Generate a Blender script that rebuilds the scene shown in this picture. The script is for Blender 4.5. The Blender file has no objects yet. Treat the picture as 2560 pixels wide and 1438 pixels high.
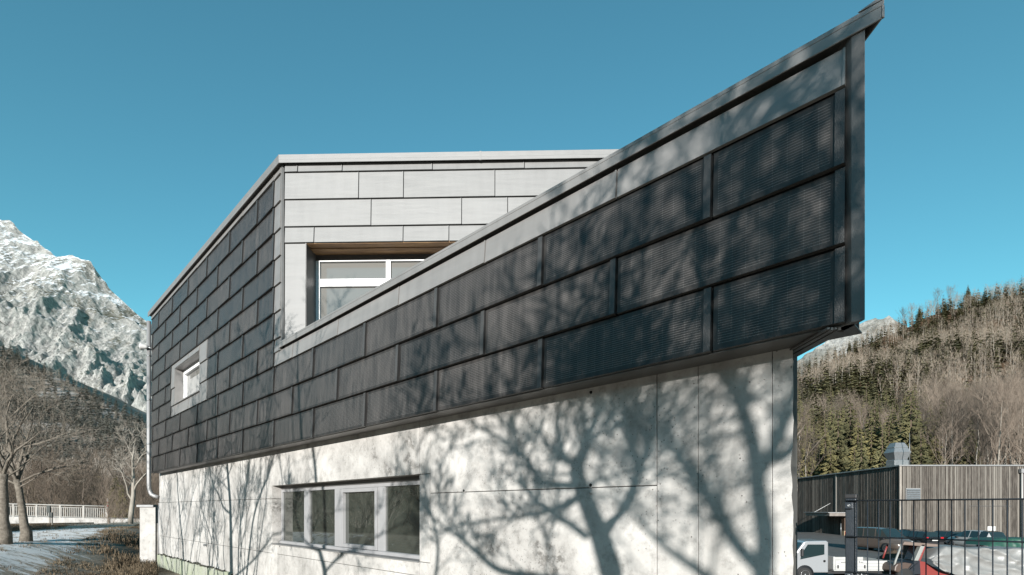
import bpy, bmesh, math, random
import numpy as np
from mathutils import Vector, Matrix, noise as mnoise

# ------------------------------------------------------------------ camera, sky, sun
scene = bpy.context.scene
FPX, CXP, HOR = 1281.0, 1280.0, 1272.0        # focal length, principal column and horizon of the 2560 px photograph
cam_data = bpy.data.cameras.new("camera")
cam_data.sensor_width = 36.0
cam_data.lens = 36.0 * FPX / 2560.0
cam_data.shift_y = (HOR - 719.0) / 2560.0
cam_data.clip_start = 0.05
cam_data.clip_end = 20000.0
cam = bpy.data.objects.new("camera", cam_data)
scene.collection.objects.link(cam)
cam.location = (0, 0, 0)
cam.rotation_euler = (math.radians(90), 0, 0)
scene.camera = cam

SUN = Vector((-0.17, -1.0, 0.25)).normalized()   # towards the sun
sun_data = bpy.data.lights.new("sun", 'SUN')
sun_data.energy = 5.0
sun_data.angle = math.radians(0.5)
sun_data.color = (1.0, 0.96, 0.91)
sun = bpy.data.objects.new("sun", sun_data)
scene.collection.objects.link(sun)
sun.location = (0, -20, 30)
sun.rotation_euler = SUN.to_track_quat('Z', 'Y').to_euler()

world = bpy.data.worlds.new("World")
scene.world = world
world.use_nodes = True
wn, wl = world.node_tree.nodes, world.node_tree.links
wn.clear()
sky = wn.new("ShaderNodeTexSky")
sky.sky_type = 'NISHITA'
sky.sun_disc = False
sky.sun_elevation = math.asin(SUN.z)
sky.sun_rotation = math.atan2(SUN.x, SUN.y)
sky.altitude = 0
sky.air_density = 1.0
sky.dust_density = 0.0
sky.ozone_density = 3.6
tint = wn.new("ShaderNodeMix"); tint.data_type = 'RGBA'; tint.blend_type = 'MULTIPLY'
tint.inputs[0].default_value = 1.0
tint.inputs[7].default_value = (.82, 1.40, 1.05, 1)
bg = wn.new("ShaderNodeBackground"); bg.inputs[1].default_value = 0.086
wo = wn.new("ShaderNodeOutputWorld")
wl.new(sky.outputs[0], tint.inputs[6]); wl.new(tint.outputs[2], bg.inputs[0]); wl.new(bg.outputs[0], wo.inputs[0])

scene.view_settings.view_transform = 'Standard'
scene.view_settings.look = 'None'
scene.view_settings.exposure = 1.0
scene.view_settings.gamma = 1.0
scene.view_settings.use_curve_mapping = False
scene.render.engine = 'CYCLES'
scene.cycles.use_denoising = True
scene.cycles.max_bounces = 6
scene.cycles.diffuse_bounces = 3
scene.cycles.sample_clamp_indirect = 4.0

COL = scene.collection
KA = 0.55     # all sunlit base colours sit at this share: the picture is exposed one stop up
def ka(c, k=KA): return tuple(v*k for v in c)
RNG = random.Random(7)

# ------------------------------------------------------------------ helpers
class MB:
    """collects geometry with material slots; build() links it as one mesh object"""
    def __init__(self):
        self.v, self.f, self.m, self.s = [], [], [], []
    def add(self, verts, faces, mat=0, smooth=False):
        o = len(self.v)
        self.v += [tuple(p) for p in verts]
        for fc in faces:
            self.f.append(tuple(i + o for i in fc)); self.m.append(mat); self.s.append(smooth)
        return self
    def box(self, lo, hi, mat=0, M=None):
        (x0, y0, z0), (x1, y1, z1) = lo, hi
        vs = [(x0,y0,z0),(x1,y0,z0),(x1,y1,z0),(x0,y1,z0),(x0,y0,z1),(x1,y0,z1),(x1,y1,z1),(x0,y1,z1)]
        if M is not None: vs = [M @ Vector(p) for p in vs]
        return self.add(vs, [(3,2,1,0),(4,5,6,7),(0,1,5,4),(1,2,6,5),(2,3,7,6),(3,0,4,7)], mat)
    def prism(self, pts, z0, z1, mat=0):
        """plan polygon (counter-clockwise) pulled up from z0 to z1"""
        n = len(pts)
        vs = [(p[0], p[1], z0) for p in pts] + [(p[0], p[1], z1) for p in pts]
        fs = [tuple(range(n-1, -1, -1)), tuple(range(n, 2*n))]
        fs += [(i, (i+1) % n, n+(i+1) % n, n+i) for i in range(n)]
        return self.add(vs, fs, mat)
    def extrude(self, pts, vec, mat=0):
        n = len(pts); v = Vector(vec)
        vs = [Vector(p) for p in pts] + [Vector(p)+v for p in pts]
        fs = [tuple(range(n-1, -1, -1)), tuple(range(n, 2*n))] + [(i, (i+1) % n, n+(i+1) % n, n+i) for i in range(n)]
        return self.add(vs, fs, mat)
    def tube(self, pts, radii, n=6, mat=0, cap=True, smooth=True):
        pts = [Vector(p) for p in pts]
        k = len(pts)
        if not hasattr(radii, '__len__'): radii = [radii]*k
        vs = []
        ref = None
        for i, p in enumerate(pts):
            d = (pts[min(i+1, k-1)] - pts[max(i-1, 0)])
            if d.length < 1e-9: d = Vector((0,0,1))
            d.normalize()
            if ref is None:
                ref = Vector((1,0,0)) if abs(d.x) < .8 else Vector((0,1,0))
            a = ref - d*ref.dot(d)
            if a.length < 1e-6: a = d.orthogonal()
            a.normalize(); ref = a
            b = d.cross(a)
            for j in range(n):
                t = 2*math.pi*j/n
                vs.append(p + (a*math.cos(t) + b*math.sin(t))*radii[i])
        fs = []
        for i in range(k-1):
            for j in range(n):
                fs.append((i*n+j, i*n+(j+1) % n, (i+1)*n+(j+1) % n, (i+1)*n+j))
        if cap:
            fs.append(tuple(range(n-1, -1, -1))); fs.append(tuple(range((k-1)*n, k*n)))
        return self.add(vs, fs, mat, smooth)
    def lathe(self, prof, axis_o, axis_d, n=16, mat=0, smooth=True):
        """prof: list of (radius, along)"""
        o = Vector(axis_o); d = Vector(axis_d).normalized(); a = d.orthogonal().normalized(); b = d.cross(a)
        vs = []
        for r, t in prof:
            for j in range(n):
                w = 2*math.pi*j/n
                vs.append(o + d*t + (a*math.cos(w)+b*math.sin(w))*r)
        fs = []
        for i in range(len(prof)-1):
            for j in range(n):
                fs.append((i*n+j, i*n+(j+1) % n, (i+1)*n+(j+1) % n, (i+1)*n+j))
        fs.append(tuple(range(n-1, -1, -1))); fs.append(tuple(range((len(prof)-1)*n, len(prof)*n)))
        return self.add(vs, fs, mat, smooth)
    def mesh(self, name, mats, origin=(0,0,0)):
        me = bpy.data.meshes.new(name)
        o = Vector(origin)
        me.from_pydata([(p[0]-o[0], p[1]-o[1], p[2]-o[2]) for p in self.v], [], self.f)
        if not isinstance(mats, (list, tuple)): mats = [mats]
        for m in mats: me.materials.append(m)
        if any(self.m): me.polygons.foreach_set("material_index", self.m)
        if any(self.s): me.polygons.foreach_set("use_smooth", self.s)
        me.update()
        return me
    def build(self, name, mats, parent=None, bevel=0.0, local=False):
        """vertices are in world coordinates, or with local=True in the frame of the (turned) parent"""
        o = Vector((0,0,0))
        q = parent
        while q is not None and not local:
            o = o + q.location; q = q.parent
        me = self.mesh(name, mats, o)
        ob = bpy.data.objects.new(name, me)
        COL.objects.link(ob)
        if parent is not None:
            ob.parent = parent
        if bevel > 0:
            b = ob.modifiers.new("bevel", 'BEVEL'); b.width = bevel; b.segments = 2; b.limit_method = 'ANGLE'
            b.angle_limit = math.radians(40)
        return ob

def tag(o, label=None, cat=None, group=None, kind=None):
    if label: o["label"] = label
    if cat: o["category"] = cat
    if group: o["group"] = group
    if kind: o["kind"] = kind
    return o

def empty(name, loc, rz=0.0, label=None, cat=None, group=None):
    o = bpy.data.objects.new(name, None)
    COL.objects.link(o)
    o.location = loc; o.rotation_euler = (0, 0, rz); o.empty_display_size = .3
    return tag(o, label, cat, group)

def place(name, me, parent, loc, rz=0.0):
    o = bpy.data.objects.new(name, me)
    COL.objects.link(o)
    o.parent = parent; o.location = loc; o.rotation_euler = (0, 0, rz)
    return o

def px(x, y, Y):
    """world point seen at photo pixel (x, y) at distance Y in front of the camera"""
    return Vector(((x-CXP)/FPX*Y, Y, (HOR-y)/FPX*Y))

def sstep(a, b, x):
    t = min(1, max(0, (x-a)/(b-a))); return t*t*(3-2*t)

def fbm(x, y, z=0.0, oct=4):
    return mnoise.fractal(Vector((x, y, z)), 1.0, 2.0, oct)

# ------------------------------------------------------------------ materials
def mat(name, col, rough=0.6, metal=0.0, spec=0.5, col2=None, scale=3.0, detail=6, lo=.35, hi=.65, bump=0.0, bscale=40.0,
        stretch=None, rvar=0.0, rand=0.0, k=KA):
    """principled material; col mixes into col2 through noise in object space; optional fine bump and per-object random value"""
    m = bpy.data.materials.new(name); m.use_nodes = True
    col = ka(col, k); col2 = ka(col2, k) if col2 else None
    nt = m.node_tree; N, L = nt.nodes, nt.links
    p = N["Principled BSDF"]
    p.inputs["Base Color"].default_value = (*col, 1)
    p.inputs["Roughness"].default_value = rough
    p.inputs["Metallic"].default_value = metal
    p.inputs["Specular IOR Level"].default_value = spec
    out = None
    vec = None
    if col2 or bump:
        tc = N.new("ShaderNodeTexCoord"); vec = tc.outputs["Object"]
        if stretch:
            mp = N.new("ShaderNodeMapping"); mp.inputs["Scale"].default_value = stretch
            L.new(vec, mp.inputs["Vector"]); vec = mp.outputs[0]
    if col2:
        nz = N.new("ShaderNodeTexNoise"); nz.inputs["Scale"].default_value = scale; nz.inputs["Detail"].default_value = detail
        nz.inputs["Roughness"].default_value = .62
        L.new(vec, nz.inputs["Vector"])
        rp = N.new("ShaderNodeMapRange"); rp.inputs[1].default_value = lo; rp.inputs[2].default_value = hi
        L.new(nz.outputs["Fac"], rp.inputs[0])
        mx = N.new("ShaderNodeMix"); mx.data_type = 'RGBA'
        mx.inputs[6].default_value = (*col, 1); mx.inputs[7].default_value = (*col2, 1)
        L.new(rp.outputs[0], mx.inputs[0]); out = mx.outputs[2]
        if rvar:
            rr = N.new("ShaderNodeMapRange"); rr.inputs[3].default_value = rough-rvar; rr.inputs[4].default_value = rough+rvar
            L.new(nz.outputs["Fac"], rr.inputs[0]); L.new(rr.outputs[0], p.inputs["Roughness"])
    if rand:
        oi = N.new("ShaderNodeObjectInfo")
        mr = N.new("ShaderNodeMapRange"); mr.inputs[3].default_value = 1-rand; mr.inputs[4].default_value = 1+rand
        L.new(oi.outputs["Random"], mr.inputs[0])
        hv = N.new("ShaderNodeHueSaturation")
        if out is None: hv.inputs["Color"].default_value = (*col, 1)
        else: L.new(out, hv.inputs["Color"])
        L.new(mr.outputs[0], hv.inputs["Value"]); out = hv.outputs[0]
    if out is not None: L.new(out, p.inputs["Base Color"])
    if bump:
        nb = N.new("ShaderNodeTexNoise"); nb.inputs["Scale"].default_value = bscale; nb.inputs["Detail"].default_value = 5
        L.new(vec, nb.inputs["Vector"])
        b = N.new("ShaderNodeBump"); b.inputs["Strength"].default_value = bump; b.inputs["Distance"].default_value = .02
        L.new(nb.outputs["Fac"], b.inputs["Height"]); L.new(b.outputs[0], p.inputs["Normal"])
    return m

def math_node(N, L, op, a, b=None, c=None):
    n = N.new("ShaderNodeMath"); n.operation = op
    for i, v in enumerate((a, b, c)):
        if v is None: continue
        if isinstance(v, (int, float)): n.inputs[i].default_value = v
        else: L.new(v, n.inputs[i])
    return n.outputs[0]

def pv_material():
    m = bpy.data.materials.new("solar_glass"); m.use_nodes = True
    N, L = m.node_tree.nodes, m.node_tree.links
    p = N["Principled BSDF"]
    uv = N.new("ShaderNodeUVMap"); uv.uv_map = "UVMap"
    sx = N.new("ShaderNodeSeparateXYZ"); L.new(uv.outputs[0], sx.inputs[0])
    U, V = sx.outputs[0], sx.outputs[1]
    MN = lambda op, a, b=None, c=None: math_node(N, L, op, a, b, c)
    # conductor lines: two cell rows of ten lines, finger crossings every 80 mm
    def band(val, lo, hi):
        return MN('MULTIPLY', MN('GREATER_THAN', val, lo), MN('LESS_THAN', val, hi))
    period = 0.0158
    fr = MN('ABSOLUTE', MN('SUBTRACT', MN('FRACT', MN('DIVIDE', V, period)), .5))
    line = MN('LESS_THAN', fr, .062)
    rows = band(V, .03, .385)
    line = MN('MULTIPLY', line, rows)
    fu = MN('ABSOLUTE', MN('SUBTRACT', MN('FRACT', MN('DIVIDE', U, .0785)), .5))
    dot = MN('LESS_THAN', fu, .035)
    vert = MN('MULTIPLY', MN('LESS_THAN', fu, .012), rows)
    at = N.new("ShaderNodeAttribute"); at.attribute_name = "plen"; at.attribute_type = 'OBJECT'
    inner = MN('MULTIPLY', MN('GREATER_THAN', U, .035), MN('LESS_THAN', U, MN('SUBTRACT', at.outputs["Fac"], .075)))
    line = MN('MULTIPLY', line, inner); dot = MN('MULTIPLY', MN('MULTIPLY', dot, line), 1.0)
    vert = MN('MULTIPLY', vert, inner)
    oi = N.new("ShaderNodeObjectInfo")
    nz = N.new("ShaderNodeTexNoise"); nz.inputs["Scale"].default_value = 5; nz.inputs["Detail"].default_value = 6
    tc = N.new("ShaderNodeTexCoord"); mp = N.new("ShaderNodeMapping"); mp.inputs["Scale"].default_value = (2.2, 1, .5)
    va = N.new("ShaderNodeVectorMath"); va.operation = 'ADD'
    cx = N.new("ShaderNodeCombineXYZ"); L.new(MN('MULTIPLY', oi.outputs["Random"], 60.0), cx.inputs[0])
    L.new(tc.outputs["Object"], va.inputs[0]); L.new(cx.outputs[0], va.inputs[1]); L.new(va.outputs[0], mp.inputs["Vector"])
    L.new(mp.outputs[0], nz.inputs["Vector"])
    base = N.new("ShaderNodeMix"); base.data_type = 'RGBA'
    base.inputs[6].default_value = (.0150, .0130, .0120, 1); base.inputs[7].default_value = (.048, .0440, .0415, 1)
    mr = N.new("ShaderNodeMapRange"); mr.inputs[1].default_value = .35; mr.inputs[2].default_value = .8
    L.new(nz.outputs["Fac"], mr.inputs[0]); L.new(mr.outputs[0], base.inputs[0])
    c2 = N.new("ShaderNodeMix"); c2.data_type = 'RGBA'; c2.inputs[7].default_value = (.23, .22, .215, 1)
    amt = MN('MINIMUM', MN('ADD', MN('ADD', MN('MULTIPLY', line, .62), dot), MN('MULTIPLY', vert, .12)), 1.0)
    hv = N.new("ShaderNodeHueSaturation"); L.new(base.outputs[2], hv.inputs["Color"])
    L.new(MN('ADD', MN('MULTIPLY', oi.outputs["Random"], .65), .70), hv.inputs["Value"])
    L.new(amt, c2.inputs[0]); L.new(hv.outputs[0], c2.inputs[6])
    L.new(c2.outputs[2], p.inputs["Base Color"])
    rg = N.new("ShaderNodeMapRange"); rg.inputs[3].default_value = .34; rg.inputs[4].default_value = .58
    L.new(nz.outputs["Fac"], rg.inputs[0]); L.new(MN('ADD', rg.outputs[0], MN('MULTIPLY', MN('SUBTRACT', oi.outputs["Random"], .5), .12)), p.inputs["Roughness"])
    p.inputs["Specular IOR Level"].default_value = .38
    b = N.new("ShaderNodeTexNoise"); b.inputs["Scale"].default_value = 190; b.inputs["Detail"].default_value = 1
    L.new(tc.outputs["Object"], b.inputs["Vector"])
    bm_ = N.new("ShaderNodeBump"); bm_.inputs["Strength"].default_value = .18; bm_.inputs["Distance"].default_value = .003
    L.new(b.outputs["Fac"], bm_.inputs["Height"]); L.new(bm_.outputs[0], p.inputs["Normal"])
    return m

def aluminium(name, val, rough=.46, metal=.55):
    """coated sheet with faint handling streaks and stucco relief"""
    m = bpy.data.materials.new(name); m.use_nodes = True
    val = ka(val, .60)
    N, L = m.node_tree.nodes, m.node_tree.links
    p = N["Principled BSDF"]
    tc = N.new("ShaderNodeTexCoord"); oi = N.new("ShaderNodeObjectInfo")
    va = N.new("ShaderNodeVectorMath"); va.operation = 'ADD'
    cx = N.new("ShaderNodeCombineXYZ"); L.new(math_node(N, L, 'MULTIPLY', oi.outputs["Random"], 40.0), cx.inputs[1])
    L.new(tc.outputs["Object"], va.inputs[0]); L.new(cx.outputs[0], va.inputs[1])
    mp = N.new("ShaderNodeMapping"); mp.inputs["Scale"].default_value = (.8, 1, 5); mp.inputs["Rotation"].default_value = (0, .12, 0)
    L.new(va.outputs[0], mp.inputs["Vector"])
    nz = N.new("ShaderNodeTexNoise"); nz.inputs["Scale"].default_value = 1.6; nz.inputs["Detail"].default_value = 4
    L.new(mp.outputs[0], nz.inputs["Vector"])
    mp2 = N.new("ShaderNodeMapping"); mp2.inputs["Scale"].default_value = (6, 6, .8)
    L.new(va.outputs[0], mp2.inputs["Vector"])
    n2 = N.new("ShaderNodeTexNoise"); n2.inputs["Scale"].default_value = 1.5; n2.inputs["Detail"].default_value = 6
    L.new(mp2.outputs[0], n2.inputs["Vector"])
    s = math_node(N, L, 'ADD', math_node(N, L, 'MULTIPLY', nz.outputs["Fac"], .5), math_node(N, L, 'MULTIPLY', n2.outputs["Fac"], .5))
    mr = N.new("ShaderNodeMapRange"); mr.inputs[1].default_value = .3; mr.inputs[2].default_value = .7
    mr.inputs[3].default_value = .86; mr.inputs[4].default_value = 1.12
    L.new(s, mr.inputs[0])
    rv = math_node(N, L, 'MULTIPLY', mr.outputs[0], math_node(N, L, 'ADD', math_node(N, L, 'MULTIPLY', oi.outputs["Random"], .08), .96))
    sc = N.new("ShaderNodeVectorMath"); sc.operation = 'SCALE'; sc.inputs[0].default_value = val
    L.new(rv, sc.inputs["Scale"]); L.new(sc.outputs[0], p.inputs["Base Color"])
    p.inputs["Metallic"].default_value = metal
    rr = N.new("ShaderNodeMapRange"); rr.inputs[3].default_value = rough-.08; rr.inputs[4].default_value = rough+.10
    L.new(s, rr.inputs[0]); L.new(rr.outputs[0], p.inputs["Roughness"])
    b = N.new("ShaderNodeTexNoise"); b.inputs["Scale"].default_value = 150; b.inputs["Detail"].default_value = 2
    L.new(tc.outputs["Object"], b.inputs["Vector"])
    bm_ = N.new("ShaderNodeBump"); bm_.inputs["Strength"].default_value = .22; bm_.inputs["Distance"].default_value = .003
    L.new(b.outputs["Fac"], bm_.inputs["Height"])
    b2 = N.new("ShaderNodeBump"); b2.inputs["Strength"].default_value = .25; b2.inputs["Distance"].default_value = .02
    L.new(nz.outputs["Fac"], b2.inputs["Height"]); L.new(bm_.outputs[0], b2.inputs["Normal"])
    L.new(b2.outputs[0], p.inputs["Normal"])
    return m

def concrete_material(name, c_hi, c_lo, c_dark, moss=None):
    m = bpy.data.materials.new(name); m.use_nodes = True
    N, L = m.node_tree.nodes, m.node_tree.links
    c_hi, c_lo, c_dark = ka(c_hi), ka(c_lo), ka(c_dark)
    p = N["Principled BSDF"]; p.inputs["Roughness"].default_value = .82; p.inputs["Specular IOR Level"].default_value = .3
    tc = N.new("ShaderNodeTexCoord"); V = tc.outputs["Object"]
    def nz(scale, det=6, rough=.6, st=None):
        v = V
        if st:
            mp = N.new("ShaderNodeMapping"); mp.inputs["Scale"].default_value = st; L.new(V, mp.inputs["Vector"]); v = mp.outputs[0]
        n = N.new("ShaderNodeTexNoise"); n.inputs["Scale"].default_value = scale; n.inputs["Detail"].default_value = det
        n.inputs["Roughness"].default_value = rough; L.new(v, n.inputs["Vector"]); return n.outputs["Fac"]
    def mr(f, a, b, c=0, d=1):
        n = N.new("ShaderNodeMapRange"); n.inputs[1].default_value = a; n.inputs[2].default_value = b
        n.inputs[3].default_value = c; n.inputs[4].default_value = d; L.new(f, n.inputs[0]); return n.outputs[0]
    def mix(f, a, b):
        n = N.new("ShaderNodeMix"); n.data_type = 'RGBA'; L.new(f, n.inputs[0])
        for i, c in ((6, a), (7, b)):
            if isinstance(c, tuple): n.inputs[i].default_value = (*c, 1)
            else: L.new(c, n.inputs[i])
        return n.outputs[2]
    c = mix(mr(nz(1.3, 10, .7), .38, .60), c_hi, c_lo)                     # broad clouding
    c = mix(math_node(N, L, 'MULTIPLY', mr(nz(1.1, 6, .6, (2.6, 2.6, .5)), .50, .72), .48), c, c_dark)   # run-down streaks
    c = mix(math_node(N, L, 'MULTIPLY', mr(nz(7, 9, .75), .50, .68), .55), c, c_dark)                 # mottling
    vo = N.new("ShaderNodeTexVoronoi"); vo.inputs["Scale"].default_value = 9.0; vo.inputs["Randomness"].default_value = 1
    L.new(V, vo.inputs["Vector"])
    gate = mr(nz(.9, 3), .42, .52)
    pit = math_node(N, L, 'MULTIPLY', mr(vo.outputs["Distance"], .055, .028), gate)
    vo2 = N.new("ShaderNodeTexVoronoi"); vo2.inputs["Scale"].default_value = 30.0; L.new(V, vo2.inputs["Vector"])
    pit2 = math_node(N, L, 'MULTIPLY', mr(vo2.outputs["Distance"], .17, .08), mr(nz(1.4, 4), .47, .56))
    pits = math_node(N, L, 'MAXIMUM', pit, pit2)
    c = mix(math_node(N, L, 'MULTIPLY', pits, .8), c, (.06, .055, .05))
    # honeycombed, broken patches
    br = math_node(N, L, 'MULTIPLY', mr(nz(1.3, 3), .62, .68), mr(nz(14, 8, .8), .48, .56))
    c = mix(math_node(N, L, 'MULTIPLY', br, .75), c, (.10, .095, .085))
    if moss:
        c = mix(mr(nz(3, 6, .7, (1, 1, .6)), .40, .62), c, moss)
        c = mix(mr(nz(6, 8, .8, (1, 1, .35)), .60, .66), c, (.03, .03, .025))
    L.new(c, p.inputs["Base Color"])
    h = math_node(N, L, 'SUBTRACT', math_node(N, L, 'MULTIPLY', nz(25, 8, .7), .35), math_node(N, L, 'ADD', pits, math_node(N, L, 'MULTIPLY', br, 1.2)))
    b = N.new("ShaderNodeBump"); b.inputs["Strength"].default_value = .55; b.inputs["Distance"].default_value = .012
    L.new(h, b.inputs["Height"]); L.new(b.outputs[0], p.inputs["Normal"])
    return m

def glass_material(name, base=(.018, .022, .02), ior=1.75, rough=.015):
    m = bpy.data.materials.new(name); m.use_nodes = True
    N, L = m.node_tree.nodes, m.node_tree.links
    p = N["Principled BSDF"]
    p.inputs["Base Color"].default_value = (*base, 1); p.inputs["Roughness"].default_value = rough
    p.inputs["IOR"].default_value = ior; p.inputs["Specular IOR Level"].default_value = .6
    tc = N.new("ShaderNodeTexCoord"); b = N.new("ShaderNodeTexNoise"); b.inputs["Scale"].default_value = 1.7
    L.new(tc.outputs["Object"], b.inputs["Vector"])
    bb = N.new("ShaderNodeBump"); bb.inputs["Strength"].default_value = .05; bb.inputs["Distance"].default_value = .02
    L.new(b.outputs["Fac"], bb.inputs["Height"]); L.new(bb.outputs[0], p.inputs["Normal"])
    return m

M_PV = pv_material()
M_PVEDGE = mat("solar_edge_coating", (.062, .060, .058), .40, 0, .5, (.095, .092, .09), 6, bump=.3, bscale=160)
M_ALU = aluminium("grey_aluminium", (.365, .352, .34), .47, .30)
M_ALUB = aluminium("pale_aluminium", (.255, .255, .252), .54, .10)
M_ALUD = aluminium("anthracite_aluminium", (.16, .155, .15), .42, .25)
M_CONC = concrete_material("board_marked_concrete", (.79, .765, .73), (.53, .513, .488), (.23, .222, .205))
M_CONC2 = concrete_material("render_concrete", (.66, .64, .61), (.50, .485, .46), (.26, .25, .235))
M_FOOT = concrete_material("mossy_footing", (.60, .61, .54), (.46, .48, .41), (.16, .17, .12), (.24, .265, .19))
M_DARK = mat("dark_void", (.012, .012, .012), .9)
M_WFRAME = mat("white_window_frame", (.80, .80, .80), .35, 0, .5, (.74, .75, .76), 4, k=.9)
M_GFRAME = mat("grey_window_frame", (.60, .60, .61), .4, 0, .5, (.54, .54, .55), 4, k=.42)
M_GLASS = glass_material("window_glass", (.030, .034, .028), 2.3)
M_GLASS2 = glass_material("upper_window_glass", (.13, .128, .12), 1.7)
M_WOOD = mat("larch_soffit", (.34, .20, .09), .6, 0, .4, (.16, .09, .045), 3.0, stretch=(.6, 6, 8), bump=.3, bscale=20, k=1)
M_PIPE = mat("zinc_pipe", (.46, .46, .46), .5, .3, .5, (.36, .36, .36), 3, stretch=(2, 2, .6))
M_STEEL = mat("galvanised_steel", (.45, .47, .48), .4, .6, .5, (.36, .38, .39), 5)
M_WHITE = mat("white_enamel", (.78, .78, .77), .4, 0, .5)

# ------------------------------------------------------------------ the main building
EX, EY = 0.7171, -0.6970            # along the long facade, towards the near end
NX, NY = -0.6970, -0.7171           # out of the facade
FC = Vector((-3.746, 8.116, 0.0))   # facade point below the end of the upper storey
TH = math.atan2(EY, EX)
def F(u, z, d=0.0):
    return Vector((FC.x + EX*u + NX*d, FC.y + EY*u + NY*d, z))
def UPX(x, d=0.0):
    k = (x-CXP)/FPX
    return (k*(FC.y + NY*d) - FC.x - NX*d) / (EX - EY*k)
Z0, CH, PL = 0.99, 0.42, 1.4        # lower edge of the cladding, course height, panel length

bld = empty("corner_building", (FC.x, FC.y, -1.6), 0,
            "angular building with black solar panel cladding over a pale concrete ground floor", "building")
BL = Vector(bld.location)

_pm = {}
TG = .015
def panel_mesh(L, H, kind):
    key = (round(L, 3), round(H, 3), kind)
    if key in _pm: return _pm[key]
    g = .0055
    x0, x1 = g, L-g
    yt, yb = -.009, -.027
    mb = MB()
    st = .046 if (kind == 'pv' and L > .3) else .012
    xs = x1-st
    lip = .016
    SP = .017 if kind == 'pv' else .007
    # front sheet, leaning out towards its lower fold
    mb.add([(x0, yb, 0), (xs, yb, 0), (xs, yt, H-TG), (x0, yt, H-TG)], [(0, 1, 2, 3)], 0)
    # side seam standing a little proud
    mb.add([(xs, yb-SP, 0), (x1, yb-SP, 0), (x1, yt-SP, H-TG), (xs, yt-SP, H-TG),
            (xs, yb+.004, 0), (xs, yt+.004, H-TG), (x1, .012, 0), (x1, .012, H-TG)],
           [(0, 1, 2, 3), (4, 0, 3, 5), (3, 2, 7, 5)], 1)
    mb.add([(x1, yb-SP, 0), (x1, .012, 0), (x1, .012, H-TG), (x1, yt-SP, H-TG)], [(0, 1, 2, 3)], 2 if kind == 'pv' else 1)
    # lower fold and its return, upper edge, left edge
    mb.add([(x0, yb, 0), (x1, yb-SP, 0), (x1, yb+lip, -.004), (x0, yb+lip, -.004), (x0, .012, 0), (x0, .012, H-TG), (x0, yt, H-TG), (xs, yt, H-TG), (xs, .012, H-TG)],
           [(1, 0, 3, 2), (0, 6, 5, 4), (6, 7, 8, 5)], 1)
    me = mb.mesh("panel_" + kind, [M_PV, M_PVEDGE, M_DARK] if kind == 'pv' else ([M_ALU, M_ALU] if kind == 'alu' else [M_ALUB, M_ALUB]))
    uvl = me.uv_layers.new(name="UVMap")
    for lp in me.loops:
        co = me.vertices[lp.vertex_index].co
        uvl.data[lp.index].uv = (co.x, co.z)
    _pm[key] = me
    return me

def fpanel(u0, u1, z0, z1, kind, name):
    L, H = u1-u0, z1-z0
    if L < .03 or H < .03: return
    o = place(name, panel_mesh(L, H, kind), bld, F(u0, z0) - BL, TH)
    o["plen"] = L
    return o

U_LEFT, U_RIGHT = -8.60, 7.72
def course(r, ua, ub, kind, name, holes=(), z0=None, z1=None, half=None):
    z0 = Z0 + CH*r if z0 is None else z0
    z1 = Z0 + CH*(r+1) if z1 is None else z1
    off = (.5 if (r % 2 == 1) else 0.0) if half is None else half
    cuts = {ua, ub}
    k = math.floor(ua/PL)-1
    while k*PL < ub+PL:
        c = (k+off)*PL
        if ua+.05 < c < ub-.05: cuts.add(c)
        k += 1
    for h0, h1 in holes: cuts |= {h0, h1}
    cuts = sorted(cuts)
    for a, b in zip(cuts, cuts[1:]):
        m = (a+b)/2
        if any(h0 < m < h1 for h0, h1 in holes): continue
        if any(abs(a-h0) < 1e-6 for h0, h1 in holes) and any(abs(b-h1) < 1e-6 for h0, h1 in holes): continue
        fpanel(a, b, z0, z1, kind, name)

# small window block on the upper storey
WB0, WB1, WZ0, WZ1 = -6.43, -3.52, Z0+CH*3, Z0+CH*6
WO0, WO1, WOZ0, WOZ1 = -6.09, -4.05, 2.51, 3.375
for r in range(3):
    course(r, U_LEFT, U_RIGHT, 'pv', "solar_panel")
for r in range(3, 10):
    course(r, U_LEFT, 0.0, 'pv', "solar_panel", [(WB0, WB1)] if r in (3, 4, 5) else [])
    fpanel(0.0, .255, Z0+CH*r if r > 3 else Z0+CH*3+.21, Z0+CH*(r+1), 'alu', "edge_panel")
course(10, U_LEFT, 0.0, 'alu', "facade_panel", z1=5.335, half=0.0)
fpanel(0.0, .255, 5.19, 5.335, 'alu', "edge_panel")
course(3, 0.0, U_RIGHT, 'alu', "facade_panel", z1=2.475, half=.5)
# grey sheets round the small window
for a, b, c, d in ((WB0, WO0, WZ0, WOZ0), (WB0, WO0, WOZ0, 2.93), (WB0, WO0, 2.93, WZ1),
                   (WO1, WB1, WZ0, WZ0+CH), (WO1, WB1, WZ0+CH, WZ0+2*CH), (WO1, WB1, WZ0+2*CH, WZ1),
                   (WO0, -4.9, WOZ1, WZ1), (-4.9, WO1, WOZ1, WZ1), (WO0, -4.9, WZ0, WOZ0), (-4.9, WO1, WZ0, WOZ0)):
    fpanel(a, b, c, d, 'alu', "window_surround_panel")

def fbox(mb, u0, u1, z0, z1, d0, d1, m=0):
    """box in the facade frame, d measured outwards"""
    vs = [F(u0, z0, d1), F(u1, z0, d1), F(u1, z0, d0), F(u0, z0, d0), F(u0, z1, d1), F(u1, z1, d1), F(u1, z1, d0), F(u0, z1, d0)]
    return mb.add(vs, [(3,2,1,0),(4,5,6,7),(0,1,5,4),(1,2,6,5),(2,3,7,6),(3,0,4,7)], m)

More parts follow.
